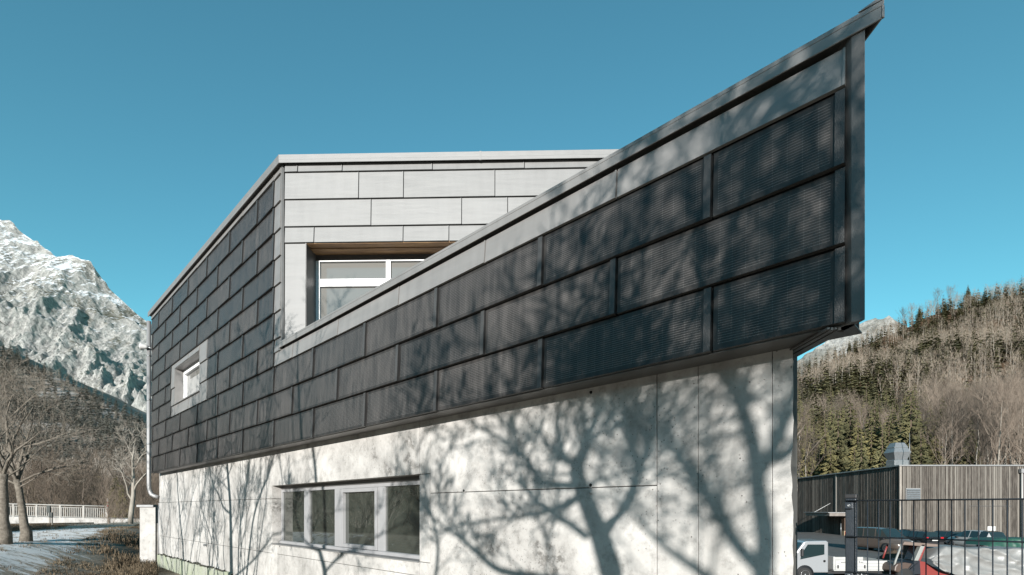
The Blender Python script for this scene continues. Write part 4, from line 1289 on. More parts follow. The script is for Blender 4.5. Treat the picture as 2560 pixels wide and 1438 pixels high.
loft([hexring(kz(1150), .715, .595), hexring(kz(1132), 1.0, .85), hexring(kz(1121), .76, .64)], "hood_body", M_STEEL, hood)
loft([hexring(kz(1121)+.01, .78, .66), hexring(kz(1119), .78, .66), hexring(kz(1108), .52, .44)], "hood_cap", M_STEEL, hood)
b = MB(); xm = (2274-CXP)/FPX*58; b.tube([(xm, 58, HT-.02), (xm, 58, (HOR-1083)/FPX*58)], [.045, .025], 6)
tag(b.build("roof_mast", M_STEEL), "thin pale mast rising from the hall roof beside the vent hood", "mast")

# small house beyond the hall
hs = empty("far_house", (58, 104, GZ-1), 0, "small pale house with grey roof showing between the concrete and the timber hall", "house")
b = MB(); b.box((51, 101, GZ-2), (59.5, 109, 1.2)); b.build("wall", mat("pale_render", (.60, .57, .50), .9, 0, .2, (.5, .47, .41), 1), hs)
b = MB(); b.add([(50.4, 100.4, 1.0), (60, 100.4, 1.0), (60, 109.6, 1.0), (50.4, 109.6, 1.0), (53.5, 105, 3.8), (57, 105, 3.8)], [(0,1,5,4),(1,2,5),(2,3,4,5),(3,0,4),(3,2,1,0)]); b.build("roof", mat("grey_roof_tiles", (.33, .33, .31), .85, 0, .2, (.26, .26, .25), 2), hs)
b = MB(); b.box((57.5, 100.93, -2.2), (58.4, 100.985, -.8)); b.build("window", M_GLASS, hs)
b = MB(); b.box((56.2, 100.94, -1.1), (57.3, 100.985, -.3)); b.build("brick_panel", mat("orange_brick", (.38, .15, .08), .9), hs)

# white notice board in front of the hall
x, Y = (2478-CXP)/FPX*54, 54.0
sg = empty("notice_sign", (x, Y, GZ), 0, "small blank white square sign on a thin post above the white car", "sign")
b = MB(); b.tube([(x, Y, GZ), (x, Y, -1.9)], .03, 6); b.build("post", M_STEEL, sg)
b = MB(); b.box((x-.42, Y-.05, (HOR-1329)/FPX*Y), (x+.42, Y-.03, (HOR-1316)/FPX*Y)); b.build("panel", M_WHITE, sg, .01)

# ------------------------------------------------------------------ vehicles
def paint(name, c, rough=.28, metal=.3):
    m = mat(name, c, rough, metal, .5)
    m.node_tree.nodes["Principled BSDF"].inputs["Coat Weight"].default_value = .6
    return m
M_CARGLASS = glass_material("car_glass", (.012, .022, .024), 1.6)
M_TYRE = mat("tyre_rubber", (.025, .025, .025), .85)
M_RIM = mat("alloy_rim", (.62, .63, .64), .3, .8)
M_LAMP = mat("clear_lamp", (.75, .76, .78), .12, .4)
M_TAIL = mat("red_lamp", (.55, .015, .02), .2)
M_TRIM = mat("black_trim", (.02, .02, .022), .55)
M_PLATE = mat("number_plate", (.75, .75, .74), .5)
def car_wheel(root, x, y, r, w, side):
    """tyre and spoked rim; side = +1 left (towards +y of the car)"""
    t = MB(); t.lathe([(r*.62, -w/2), (r*.93, -w/2), (r, -w*.32), (r, w*.32), (r*.93, w/2), (r*.62, w/2)], (x, y, r), (0, 1, 0), 20)
    o = t.build("wheel", M_TYRE, root, local=True)
    m_ = MB(); yo = y + side*(w/2-.025)
    m_.lathe([(r*.60, -.01), (r*.64, .02), (r*.58, .03), (r*.56, -.01)], (x, yo, r), (0, side, 0), 20)
    for k in range(9):
        a = 6.283*k/9; c, s = math.cos(a), math.sin(a)
        for rr in ((r*.08, r*.58),):
            p0, p1 = Vector((x+c*rr[0], yo+side*.025, r+s*rr[0])), Vector((x+c*rr[1], yo+side*.018, r+s*rr[1]))
            t_ = Vector((-s, 0, c))*r*.055
            d_ = Vector((0, side*-.03, 0))
            m_.add([p0-t_, p0+t_, p1+t_*1.4, p1-t_*1.4, p0-t_+d_, p0+t_+d_, p1+t_+d_, p1-t_+d_], [(0,1,2,3),(0,4,5,1),(1,5,6,2),(2,6,7,3),(3,7,4,0)])
    m_.lathe([(r*.14, 0), (r*.13, .035)], (x, yo, r), (0, side, 0), 10)
    m_.build("rim", M_RIM, o, local=True)
    b_ = MB(); b_.lathe([(r*.56, -.06), (r*.56, -.05)], (x, yo, r), (0, side, 0), 16); b_.build("brake_disc", M_TRIM, o, local=True)
    return o

def car(name, loc, rz, label, body_mat, st, wheels, wr=.32, front=None, rear=None, extra=None, pill=()):
    """st: stations along the car from rear (-x) to front (+x): (x, z_floor, z_shoulder, z_top, half_shoulder, half_top, glass)
       glass on the span to the next station: '' none, 's' side windows, 't' screen on top, 'st' both"""
    root = empty(name, loc, rz, label, "car")
    body, gl = MB(), MB()
    rings = []
    for (x, zf, zs, zt, ws, wt, g) in st:
        rings.append([(x, -ws*.86, zf), (x, -ws*.99, zf+.16), (x, -ws, (zf+zs)*.5), (x, -ws*.975, zs), (x, -wt, zt-.05), (x, -wt*.82, zt), (x, 0, zt+.015),
                      (x, wt*.82, zt), (x, wt, zt-.05), (x, ws*.975, zs), (x, ws, (zf+zs)*.5), (x, ws*.99, zf+.16), (x, ws*.86, zf)])
    n = 13
    def quad(mb, a, b_, k, k2): mb.add([rings[a][k], rings[b_][k], rings[b_][k2], rings[a][k2]], [(3, 2, 1, 0)], 0, mb is body)
    for i in range(len(st)-1):
        g = st[i][6]
        for k in range(n):
            k2 = (k+1) % n
            tgt = body
            if 's' in g and k in (3, 8): tgt = gl
            if 't' in g and k in (4, 5, 6, 7): tgt = gl
            quad(tgt, i, i+1, k, k2)
    body.add(rings[0], [tuple(range(n))]); body.add(rings[-1], [tuple(range(n-1, -1, -1))])
    bo = body.build("body", body_mat, root, local=True)
    # weld the skin
    bm = bmesh.new(); bm.from_mesh(bo.data); bmesh.ops.remove_doubles(bm, verts=bm.verts, dist=.0005); bmesh.ops.recalc_face_normals(bm, faces=bm.faces); bm.to_mesh(bo.data); bm.free()
    gl.build("window_glass", M_CARGLASS, root, local=True)
    for (x, zs, zt, ws, wt, w_) in pill:
        for s in (-1, 1):
            p = MB(); p.add([(x-w_, s*(ws*.975+.006), zs), (x+w_, s*(ws*.975+.006), zs), (x+w_, s*(wt+.008), zt-.05), (x-w_, s*(wt+.008), zt-.05)], [(0,1,2,3) if s < 0 else (3,2,1,0)])
            p.build("pillar", body_mat, root, local=True)
    hw = max(s[4] for s in st)
    for x in wheels:
        for s in (-1, 1):
            car_wheel(root, x, s*(hw-.07), wr, .20, s)
            a = MB(); a.lathe([(wr*1.17, -.01), (wr*1.17, .006)], (x, s*(hw*.995), wr*1.02), (0, s, 0), 20); a.build("wheel_arch", M_TRIM, root, local=True)
    for nm, items in (("headlight", front or ()), ("tail_light", rear or ())):
        for (lo, hi) in items:
            q = MB(); q.box(lo, hi); q.build(nm, M_LAMP if nm == "headlight" else M_TAIL, root, .02, local=True)
    for (nm, lo, hi, mm) in (extra or ()):
        q = MB(); q.box(lo, hi); q.build(nm, mm, root, .015, local=True)
    return root

# brown people carrier, nose towards the camera
VAN = [(-2.42, .45, 1.0, 1.55, .86, .70, ''), (-2.38, .32, 1.02, 1.86, .93, .78, 's'), (-2.1, .28, 1.04, 1.93, .95, .80, 's'), (-.6, .26, 1.06, 1.96, .95, .81, 's'), (.45, .26, 1.06, 1.95, .95, .81, 's'),
       (.95, .26, 1.06, 1.88, .95, .78, 'st'), (1.72, .26, 1.08, 1.20, .94, .80, ''), (2.15, .27, .95, 1.06, .90, .72, ''), (2.38, .30, .80, .90, .80, .66, ''), (2.45, .40, .62, .70, .70, .6, '')]
hd = math.atan2(-.97, .22)
vloc = (30.4, 42.5, GZ)
car("passenger_van", vloc, hd, "dark brown passenger van parked nose towards the fence with pale alloy wheels", paint("brown_metallic", (.17, .135, .115), .3, .3), VAN, (1.45, -1.55), .35,
    front=(((2.20, .50, .78), (2.36, .82, .95)), ((2.20, -.82, .78), (2.36, -.50, .95))),
    rear=(((-2.44, .72, 1.0), (-2.38, .86, 1.5)), ((-2.44, -.86, 1.0), (-2.38, -.72, 1.5))),
    extra=(("grille", (2.36, -.45, .76), (2.45, .45, .88), M_TRIM), ("bumper_strip", (2.38, -.62, .50), (2.475, .62, .56), M_RIM), ("number_plate", (2.45, -.26, .42), (2.485, .26, .53), M_PLATE),
           ("mirror", (1.25, .96, 1.05), (1.42, 1.14, 1.25), M_TRIM), ("mirror", (1.25, -1.14, 1.05), (1.42, -.96, 1.25), M_TRIM)),
    pill=((-.6, 1.06, 1.96, .95, .81, .05), (.50, 1.06, 1.95, .95, .81, .05), (-2.0, 1.04, 1.93, .95, .80, .07)))
HATCH = [(-2.05, .40, .72, .95, .80, .62, ''), (-2.0, .30, .92, 1.02, .86, .66, 't'), (-1.72, .26, .95, 1.42, .88, .62, 'st'), (-1.2, .24, .95, 1.49, .89, .63, 's'), (.1, .24, .95, 1.50, .89, .63, 's'), (.45, .24, .95, 1.45, .89, .62, 'st'),
         (1.25, .24, .94, 1.02, .88, .70, ''), (1.75, .25, .82, .90, .84, .66, ''), (2.05, .32, .66, .72, .72, .55, '')]
def hatch(loc, rz, label, c, sx=1.0, sz=1.0):
    st = [(a*sx, b_, c_*sz if c_ > .9 else c_, d*sz, e, f, g) for a, b_, c_, d, e, f, g in HATCH]
    return car("parked_car", loc, rz, label, c, st, (1.3*sx, -1.3*sx), .31,
        front=(((1.80*sx, .45, .62), (1.98*sx, .74, .76)), ((1.80*sx, -.74, .62), (1.98*sx, -.45, .76))),
        rear=(((-2.06*sx, .56, .80), (-1.98*sx, .83, 1.0)), ((-2.06*sx, -.83, .80), (-1.98*sx, -.56, 1.0))),
        extra=(("rear_bumper", (-2.14*sx, -.78, .34), (-2.03*sx, .78, .56), M_TRIM), ("number_plate", (-2.09*sx, -.26, .66), (-2.055*sx, .26, .77), M_PLATE),
               ("mirror", (.62*sx, .90, .95), (.78*sx, 1.05, 1.1), M_TRIM), ("mirror", (.62*sx, -1.05, .95), (.78*sx, -.90, 1.1), M_TRIM)),
        pill=((-.25*sx, .95*sz, 1.5*sz, .89, .63, .04), (-1.05*sx, .95*sz, 1.49*sz, .89, .63, .05)))
N90 = math.radians(90)
hatch((37.1, 47.2, GZ), N90+.06, "black hatchback parked tail out, next to the brown van", paint("black_metallic", (.016, .017, .020), .25, .3), 1.02)
hatch((38.9, 50.2, GZ), N90-.03, "black car parked deepest in the row, white mark on its side window", paint("black_gloss", (.012, .012, .014), .22, .1), 1.0, 1.0)
hatch((40.35, 47.8, GZ), N90+.02, "dark grey hatchback parked tail out between black car and white car", paint("grey_metallic", (.10, .10, .105), .3, .4), .95, .98)
hatch((40.05, 44.3, GZ), N90+.05, "white sport utility car parked at the right end of the row", paint("white_car_paint", (.62, .62, .61), .3, 0), 1.05, 1.10)
b = MB()
for i, (dx, dz) in enumerate(((0, 0), (.22, .02), (.40, -.02), (.62, .03), (.8, 0))): b.box((37.93+dx*.0, 48.3+dx*1.4, GZ+1.08+dz), (37.94, 48.3+dx*1.4+.16, GZ+1.24+dz))

# silver pickup truck: cab to the left, drop-side bed to the right
M_SILVER = paint("silver_paint", (.52, .54, .56), .33, .35)
M_BEDW = mat("white_bed_boards", (.66, .66, .64), .5, 0, .4, (.56, .56, .54), 2)
tl = (14.5, 25.5, GZ)
tr = empty("flatbed_truck", tl, math.pi, "silver flatbed truck with white drop-side bed behind the fence post", "truck")
# local frame: +x is the nose (world -x), +y is world -y (the side seen)
prof = [(-.72, .42), (-.72, 1.90), (-.62, 1.96), (.35, 1.94), (.46, 1.88), (1.02, 1.12), (1.10, .90), (1.12, .42)]
def cabside(mb, y0, y1, pr, m=0):
    n = len(pr); vs = [(x, y0, z) for x, z in pr] + [(x, y1, z) for x, z in pr]
    fs = [tuple(range(n)), tuple(range(2*n-1, n-1, -1))] + [(i, n+i, n+(i+1) % n, (i+1) % n) for i in range(n)]
    mb.add(vs, fs, m)
c_ = MB(); cabside(c_, -.86, .86, prof); cabo = c_.build("cab", M_SILVER, tr, .05, local=True)
win = [(-.52, 1.30), (-.52, 1.78), (.28, 1.78), (.58, 1.34), (.64, 1.06)]
for s in (1, -1): g_ = MB(); cabside(g_, s*.862, s*.868, win); g_.build("door_window", M_CARGLASS, cabo, local=True)
g_ = MB(); g_.add([(.49, -.74, 1.86), (.49, .74, 1.86), (1.03, .80, 1.13), (1.03, -.80, 1.13)], [(0, 1, 2, 3)]); g_.build("windscreen", M_CARGLASS, cabo, local=True)
b = MB(); b.box((1.05, .45, .62), (1.15, .83, .86)); b.build("headlight", M_LAMP, cabo, .02, local=True)
b = MB(); b.box((1.03, .66, .88), (1.13, .868, .98)); b.build("indicator", M_TAIL, cabo, .01, local=True)
b = MB(); b.box((1.02, -.88, .30), (1.20, .88, .58)); b.build("bumper", M_TRIM, cabo, .03, local=True)
b = MB(); b.lathe([(.43, -.02), (.43, .008)], (.42, .862, .36), (0, 1, 0), 24); b.build("wheel_arch", M_TRIM, cabo, local=True)
b = MB(); b.lathe([(.05, 0), (.06, .012)], (-.52, .862, .98), (0, 1, 0), 16); b.build("fuel_cap", M_TRIM, cabo, local=True)
b = MB(); b.box((.55, .89, 1.22), (.64, 1.02, 1.58)); b.build("mirror", M_TRIM, cabo, .02, local=True)
b = MB(); b.box((.30, .30, 1.1), (.36, .7, 1.7)); b.build("seat", M_TRIM, cabo, .02, local=True)
for x in (.42, -2.3):
    for s in (1, -1): car_wheel(tr, x, s*.80, .34, .22, s)
b = MB(); b.box((-3.4, -.75, .36), (-.75, .75, .50)); b.build("chassis", M_TRIM, tr, local=True)
b = MB(); b.box((-3.64, -.95, .52), (-.92, .95, .57)); bed = b.build("bed", M_BEDW, tr, local=True)
for z0, z1 in ((.575, .71), (.717, .86), (.867, 1.01)):
    for s in (1, -1):
        b = MB(); b.box((-3.60, s*.93-.015, z0), (-1.0, s*.93+.015, z1)); b.build("side_board", M_BEDW, bed, .006, local=True)
b = MB(); b.box((-.98, -.95, .575), (-.90, .95, 1.20)); b.build("head_board", M_BEDW, bed, .01, local=True)
b = MB(); b.box((-3.64, -.95, .575), (-3.605, .95, 1.01)); b.build("tail_board", M_BEDW, bed, .006, local=True)
for x in (-1.12, -2.4, -3.4):
    b = MB(); b.box((x-.03, .948, .64), (x+.03, .965, .80)); b.build("latch", M_TRIM, bed, local=True)
def lettering(txt, x, z, size, y, par, m):
    cu = bpy.data.curves.new("lettering", 'FONT'); cu.body = txt; cu.size = size; cu.extrude = .002
    tmp = bpy.data.objects.new("tmp_text", cu); COL.objects.link(tmp)
    bpy.context.view_layer.update()
    me = bpy.data.meshes.new_from_object(tmp.evaluated_get(bpy.context.evaluated_depsgraph_get())); bpy.data.objects.remove(tmp)
    me.materials.clear(); me.materials.append(m)
    o = bpy.data.objects.new("lettering", me); COL.objects.link(o)
    o.parent = par; o.location = (x, y, z); o.rotation_euler = (math.radians(90), 0, math.pi)
    return o
M_INK = mat("dark_lettering", (.03, .03, .035), .6)
lettering("www", -1.26, .895, .13, .948, bed, M_INK)
lettering("fi.eu", -2.12, .895, .13, .948, bed, M_INK)

# traffic cone beside the truck
cx, cy = (2231-CXP)/FPX*24.6, 24.6
cn_ = empty("traffic_cone", (cx, cy, GZ), 0, "faded orange traffic cone standing beside the truck bed", "cone")
M_CONE = mat("faded_orange", (.62, .17, .11), .6)
b = MB(); b.box((cx-.22, cy-.22, GZ), (cx+.22, cy+.22, GZ+.04)); b.build("base", M_CONE, cn_, .01)
b = MB(); b.lathe([(.17, .04), (.15, .06), (.04, .72), (.03, .74)], (cx, cy, GZ), (0, 0, 1), 14); b.build("cone_body", M_CONE, cn_)

# old red open vehicle with silver cover
M_RED = paint("dull_red_paint", (.30, .045, .038), .5, 0)
M_GREYP = mat("grey_primer", (.36, .37, .35), .6)
M_NAVY = mat("dark_blue_panel", (.018, .022, .032), .5)
YJ = 23.8
XJ = lambda x, Y=YJ: (x-CXP)/FPX*Y
ZJ = lambda y, Y=YJ: (HOR-y)/FPX*Y
jp = empty("open_red_vehicle", (XJ(2290), YJ, GZ), 0, "old red open-topped vehicle with bare cab frame, front of the silver tarpaulin", "vehicle")
b = MB(); b.extrude([(XJ(2286), YJ, ZJ(1402)), (XJ(2296), YJ, ZJ(1402)), (XJ(2314), YJ, ZJ(1361)), (XJ(2304), YJ, ZJ(1361))][::-1], (0, .22, 0)); b.build("door_pillar", M_GREYP, jp, .015)
b = MB(); b.extrude([(XJ(2297.5), YJ+.02, ZJ(1402)), (XJ(2303), YJ+.02, ZJ(1402)), (XJ(2318), YJ+.02, ZJ(1361)), (XJ(2314.5), YJ+.02, ZJ(1361))][::-1], (0, .9, 0)); b.build("rear_pillar", M_RED, jp, .01)
b = MB(); b.tube([(XJ(2258), YJ+.1, ZJ(1361)), (XJ(2243), YJ+.1, ZJ(1402)), (XJ(2238), YJ+.1, ZJ(1420))], .045, 8); b.build("windscreen_frame", M_GREYP, jp)
b = MB(); b.tube([(XJ(2266), YJ+1.2, ZJ(1366)), (XJ(2254), YJ+1.2, ZJ(1402))], .04, 8); b.build("windscreen_frame", M_RED, jp)
b = MB(); b.extrude([(XJ(2257), YJ, ZJ(1362)), (XJ(2316), YJ, ZJ(1367)), (XJ(2345), YJ, ZJ(1367)), (XJ(2345), YJ, ZJ(1361)), (XJ(2310), YJ, ZJ(1358)), (XJ(2262), YJ, ZJ(1354.5))], (0, 1.5, 0)); b.build("cab_roof", mat("brown_cab_roof", (.24, .18, .15), .6, 0, .4), jp, .02)
b = MB(); b.extrude([(XJ(2234), YJ-.05, ZJ(1428)), (XJ(2236), YJ-.05, ZJ(1416)), (XJ(2242), YJ-.05, ZJ(1409)), (XJ(2262), YJ-.05, ZJ(1406)), (XJ(2280), YJ-.05, ZJ(1409)), (XJ(2268), YJ-.05, ZJ(1424)), (XJ(2258), YJ-.05, ZJ(1436))][::-1], (0, 1.3, 0)); b.build("bonnet", mat("brown_bonnet", (.11, .075, .06), .45), jp, .05)
b = MB(); b.extrude([(XJ(2258), YJ-.02, ZJ(1437)), (XJ(2268), YJ-.02, ZJ(1425)), (XJ(2282), YJ-.02, ZJ(1410)), (XJ(2287), YJ-.02, ZJ(1403)), (XJ(2299), YJ-.02, ZJ(1403)), (XJ(2301), YJ-.02, GZ+.45), (XJ(2256), YJ-.02, GZ+.45)][::-1], (0, 1.45, 0)); b.build("door_panel", M_NAVY, jp, .02)
b = MB(); b.extrude([(XJ(2301.5), YJ, GZ+.4), (XJ(2299.5), YJ, ZJ(1403)), (XJ(2312), YJ, ZJ(1405)), (XJ(2345), YJ, ZJ(1424)), (XJ(2380), YJ, ZJ(1436)), (XJ(2440), YJ, ZJ(1438)), (XJ(2440), YJ, GZ+.4)], (0, 1.5, 0)); b.build("rear_body", M_RED, jp, .03)
for xx in (2262, 2400):
    t = MB(); t.lathe([(.22, -.11), (.35, -.11), (.38, -.06), (.38, .06), (.35, .11), (.22, .11)], (XJ(xx), YJ+.05, GZ+.38), (0, 1, 0), 18); t.build("wheel", M_TYRE, jp)
b = MB(); b.box((XJ(2310), YJ+.9, ZJ(1402)), (XJ(2322), YJ+1.3, ZJ(1368))); b.build("seat_back", M_TRIM, jp, .04)

# silver tarpaulin draped over the rear: creased cloth surface
def cloth(name, outline_top, outline_bot, Y0, depth, m, par=None, seed=1, nu=70, nv=26, amp=.05):
    mb = MB(); vs, fs = [], []
    for j in range(nv+1):
        v = j/nv
        for i in range(nu+1):
            u = i/nu
            xt = outline_top[0][0] + (outline_top[-1][0]-outline_top[0][0])*u
            xb = outline_bot[0][0] + (outline_bot[-1][0]-outline_bot[0][0])*u
            yt, yb = interp(outline_top, xt), interp(outline_bot, xb)
            if v < .3:     # over the top, front edge to back
                w = v/.3; xx, yy, dy = xt, yt, depth*(1-w)
                yy = yt - 3*math.sin(w*math.pi)*.4
            else:
                w = (v-.3)/.7; xx, yy, dy = xt+(xb-xt)*w, yt+(yb-yt)*w, -.25*math.sin(w*1.5)
            f = ridged(u*6+seed, v*3.2+u*2.0, seed*1.0, 4)-.7
            f2 = ridged(u*3-v*2.4, v*2.0, seed+5.0, 3)-.7
            p = Vector((XJ(xx, Y0), Y0+dy, ZJ(yy, Y0)))
            p += Vector((.01*f, -amp*(f+1.3*f2), amp*.6*f*(1 if .05 < v < .95 else .2)))
            vs.append(p)
    n = nu+1
    fs = [(j*n+i, (j+1)*n+i, (j+1)*n+i+1, j*n+i+1) for j in range(nv) for i in range(nu)]
    mb.add(vs, fs, 0, True); return mb.build(name, m, par)
M_TARP = mat("silver_tarpaulin", (.36, .36, .35), .45, .08, .5, (.29, .29, .28), 1.5)
tarp = cloth("tarpaulin", [(2322, 1398), (2350, 1372), (2372, 1366), (2400, 1367), (2430, 1371), (2465, 1371), (2478, 1374), (2560, 1373), (2600, 1374)],
      [(2318, 1405), (2345, 1424), (2380, 1436), (2440, 1440), (2520, 1446), (2600, 1450)], YJ-.15, 1.6, M_TARP, None, 3, amp=.075)
tag(tarp, "creased silver tarpaulin draped over the vehicle behind the fence", "tarpaulin")
M_GREEN = mat("green_tarpaulin", (.035, .12, .085), .5, 0, .4, (.028, .095, .07), 1.5)
YG = 31.0
gt = cloth("green_cover", [(2470, 1366), (2484, 1352), (2500, 1348), (2540, 1347), (2600, 1347)], [(2468, 1392), (2500, 1394), (2600, 1396)], YG, 1.8, M_GREEN, None, 9, 50, 16, .05)
tag(gt, "dark green tarpaulin hump behind the silver cover at the right edge", "tarpaulin")
# earth heap behind the truck bed
hp_ = MB(); vs, fs = [], []
for j in range(9):
    for i in range(25):
        a = 6.283*i/24; rr = 1.25*(1-j/8)**.8*(1+.15*fbm(math.cos(a)*1.5, math.sin(a)*1.5, j*.3))
        vs.append((XJ(2250, 28)+math.cos(a)*rr*1.5, 28.4+math.sin(a)*rr, GZ-.02+1.25*(j/8)**.9+.05*fbm(a*3, j)))
for j in range(8):
    for i in range(24): fs.append((j*25+i, j*25+i+1, (j+1)*25+i+1, (j+1)*25+i))
hp_.add(vs, fs, 0, True); tag(hp_.build("earth_heap", mat("brown_earth", (.14, .105, .075), .95, 0, .1, (.08, .06, .045), 4, bump=.8, bscale=9)), "low brown heap of earth between the truck bed and the red vehicle", "heap")

# ------------------------------------------------------------------ mesh fence in the right foreground
M_FENCE = mat("anthracite_fence_steel", (.040, .050, .062), .38, .3, .5, (.055, .065, .078), 30, bump=.15, bscale=200)
P0 = Vector((1.877, 2.88, 0)); FD = Vector((.7171, -.6970, 0))
ftop = .045
fence = empty("mesh_fence", (P0.x, P0.y, -1.6), 0, "anthracite double-rod mesh fence with square post in the right foreground", "fence")
FN = Vector((-.6970, -.7171, 0))
po = P0 - FD*.0 + Vector((0, 0, 0))
def fbx(mb, t0, t1, z0, z1, d0, d1):
    P = lambda t, d, z: P0 + FD*t + FN*d + Vector((0, 0, z))
    mb.add([P(t0, d1, z0), P(t1, d1, z0), P(t1, d0, z0), P(t0, d0, z0), P(t0, d1, z1), P(t1, d1, z1), P(t1, d0, z1), P(t0, d0, z1)],
           [(3,2,1,0),(4,5,6,7),(0,1,5,4),(1,2,6,5),(2,3,7,6),(3,0,4,7)])
b = MB(); fbx(b, -.006, .046, -1.75, .058, -.052, -.010); b.build("post", M_FENCE, fence, .005)
b = MB(); fbx(b, -.009, .049, .0585, .082, -.055, -.007); b.build("post_cap", M_TRIM, fence, .004)
for zc in (.018, -.372):
    b = MB(); fbx(b, -.004, .034, zc-.018, zc+.018, -.0095, .0125); cl_ = b.build("clamp_plate", M_FENCE, fence, .003)
    b = MB(); pc_ = P0 + FD*.016 + FN*.0125 + Vector((0, 0, zc)); b.lathe([(.0075, -.002), (.0075, .003), (.004, .0035), (.004, .001)], pc_, FN, 12); b.build("bolt", M_STEEL, cl_)
for z in (ftop, ftop-.2, ftop-.4, ftop-.6):
    for dd in ((.0, .012) if z < ftop else (.0, .012)):
        b = MB(); a_, c_ = P0+FD*.0+FN*dd, P0+FD*2.6+FN*dd; b.tube([(a_.x, a_.y, z), (c_.x, c_.y, z)], .004, 8); b.build("horizontal_rod", M_FENCE, fence)
for i in range(44):
    t = .052 + i*.05
    p = P0+FD*t+FN*.006
    b = MB(); b.tube([(p.x, p.y, -1.55), (p.x, p.y, ftop-.002)], .0030, 6); b.build("vertical_rod", M_FENCE, fence)

# ------------------------------------------------------------------ footbridge, left
YB = 42.0
bx0, bx1 = (-60-CXP)/FPX*YB, (268-CXP)/FPX*YB
rail_z = lambda x: -.57 + (x-bx0)/(bx1-bx0)*(-.20) - .02
br = empty("footbridge", (bx1, YB, -1.5), 0, "footbridge with white bar railing and pale concrete edge across the stream", "bridge")
M_RAIL = mat("white_rail_paint", (.50, .48, .44), .55, 0, .4, (.40, .38, .35), 3)
def ztop(x): return (HOR-(1259.5+(x*FPX/YB+CXP)/268*6.5))/FPX*YB
def zbot(x): return (HOR-(1288+(x*FPX/YB+CXP)/268*7))/FPX*YB
b = MB(); b.tube([(bx0, YB, ztop(bx0)), (bx1, YB, ztop(bx1))], .055, 8); b.build("handrail", M_RAIL, br)
b = MB(); b.tube([(bx0, YB, ztop(bx0)-.17), (bx1, YB, ztop(bx1)-.17)], .035, 6); b.build("upper_rail", M_RAIL, br)
b = MB(); b.tube([(bx0, YB, zbot(bx0)), (bx1, YB, zbot(bx1))], .035, 6); b.build("lower_rail", M_RAIL, br)
n = 6
for i in range(n):
    xx = bx1 - i*(58.5/FPX*YB)
    b = MB(); b.box((xx-.07, YB-.05, zbot(xx)-.22), (xx+.07, YB+.05, ztop(xx)+.01)); b.build("post", M_RAIL, br)
b = MB(); xx = bx1-.15
while xx > bx0:
    b.box((xx-.028, YB-.02, zbot(xx)), (xx+.028, YB+.02, ztop(xx)-.17)); xx -= .155
tag(b.build("balusters", M_RAIL, br), kind="stuff")
b = MB(); b.add([(bx0, YB-.12, zbot(bx0)-.78), (bx1+2.8, YB-.12, zbot(bx1)-.30), (bx1+2.8, YB-.12, zbot(bx1)-.10), (bx0, YB-.12, zbot(bx0)-.10),
                 (bx0, YB+2.4, zbot(bx0)-.78), (bx1+2.8, YB+2.4, zbot(bx1)-.30), (bx1+2.8, YB+2.4, zbot(bx1)-.10), (bx0, YB+2.4, zbot(bx0)-.10)],
                [(0,1,2,3),(1,5,6,2),(3,2,6,7),(4,0,3,7),(5,4,7,6),(0,4,5,1)]); b.build("deck", M_CONC2, br)
b = MB(); b.box((bx1-1.0, YB-.10, -2.4), (bx1+1.6, YB+2.3, zbot(bx1)-.31)); b.build("abutment", M_CONC2, br)
# snow pole at the bridge head
xs_ = (269-CXP)/FPX*(YB-.3)
sp2 = empty("snow_pole", (xs_, YB-.3, -1.2), 0, "white snow marker pole with red bands at the end of the bridge railing", "pole")
b = MB(); b.tube([(xs_, YB-.3, -1.3), (xs_, YB-.3, .85)], .05, 8); b.build("pole", M_RAIL, sp2)
for z0 in (.24, .52):
    b = MB(); b.tube([(xs_, YB-.3, z0-.09), (xs_, YB-.3, z0+.05)], .053, 8); b.build("red_band", M_TAIL, sp2)
# little dark post boxes by the path
for pxx, Y, y0, y1, yb, lb in ((125, 30, 1264, 1282, 1327, "dark green box on a thin post beside the path near the left trees"), (131, 28, 1281, 1294, 1328, "small grey box on a leaning post, lower of the two by the path")):
    X = (pxx-CXP)/FPX*Y
    e0 = empty("post_box", (X, Y, (HOR-yb)/FPX*Y), 0, lb, "post box")
    b = MB(); b.tube([(X, Y, (HOR-yb)/FPX*Y-.2), (X-.02, Y, (HOR-y0)/FPX*Y)], .035, 7); b.build("post", mat("weathered_post", (.35, .32, .28), .9), e0)
    b = MB(); b.box((X-.10, Y-.13, (HOR-y1)/FPX*Y), (X+.10, Y-.04, (HOR-y0)/FPX*Y)); b.build("box", mat("dark_box_paint", (.045, .055, .05), .6), e0, .02)

# ------------------------------------------------------------------ near trees
def grow(mb, p, d, L_, rad, depth, r, up=.12, wob=.16, kids=(3, 5), ang=.75, shrink=(.45, .68), minr=.004, sides=None, flat=None):
    n = 4 if depth > 0 else 3
    pts, q, dd = [p.copy()], p.copy(), d.copy()
    rr = [rad]
    for i in range(n):
        dd = (dd + Vector((r.gauss(0, wob), r.gauss(0, wob), r.gauss(0, wob)+up*.5))).normalized()
        q = q + dd*L_/n; pts.append(q.copy()); rr.append(max(minr*.6, rad*(1-.75*(i+1)/n)))
    mb.tube(pts, rr, sides or (7 if rad > .08 else 5 if rad > .02 else 3), cap=False, smooth=rad > .02)
    if depth <= 0: return
    for k in range(r.randint(*kids)):
        t = r.uniform(.25, 1.0); i = min(n-1, int(t*n)); b0 = pts[i].lerp(pts[i+1], t*n-i)
        base = (pts[i+1]-pts[i]).normalized()
        v = Vector((r.gauss(0, 1), r.gauss(0, 1), r.gauss(0, .8)))
        v = (v - base*v.dot(base)).normalized()
        a = ang*r.uniform(.6, 1.25)
        nd = (base*math.cos(a) + v*math.sin(a) + Vector((0, 0, up))).normalized()
        grow(mb, b0, nd, L_*r.uniform(*shrink), max(minr, rad*(1-.7*t)*.62), depth-1, r, up, wob, kids, ang, shrink, minr)

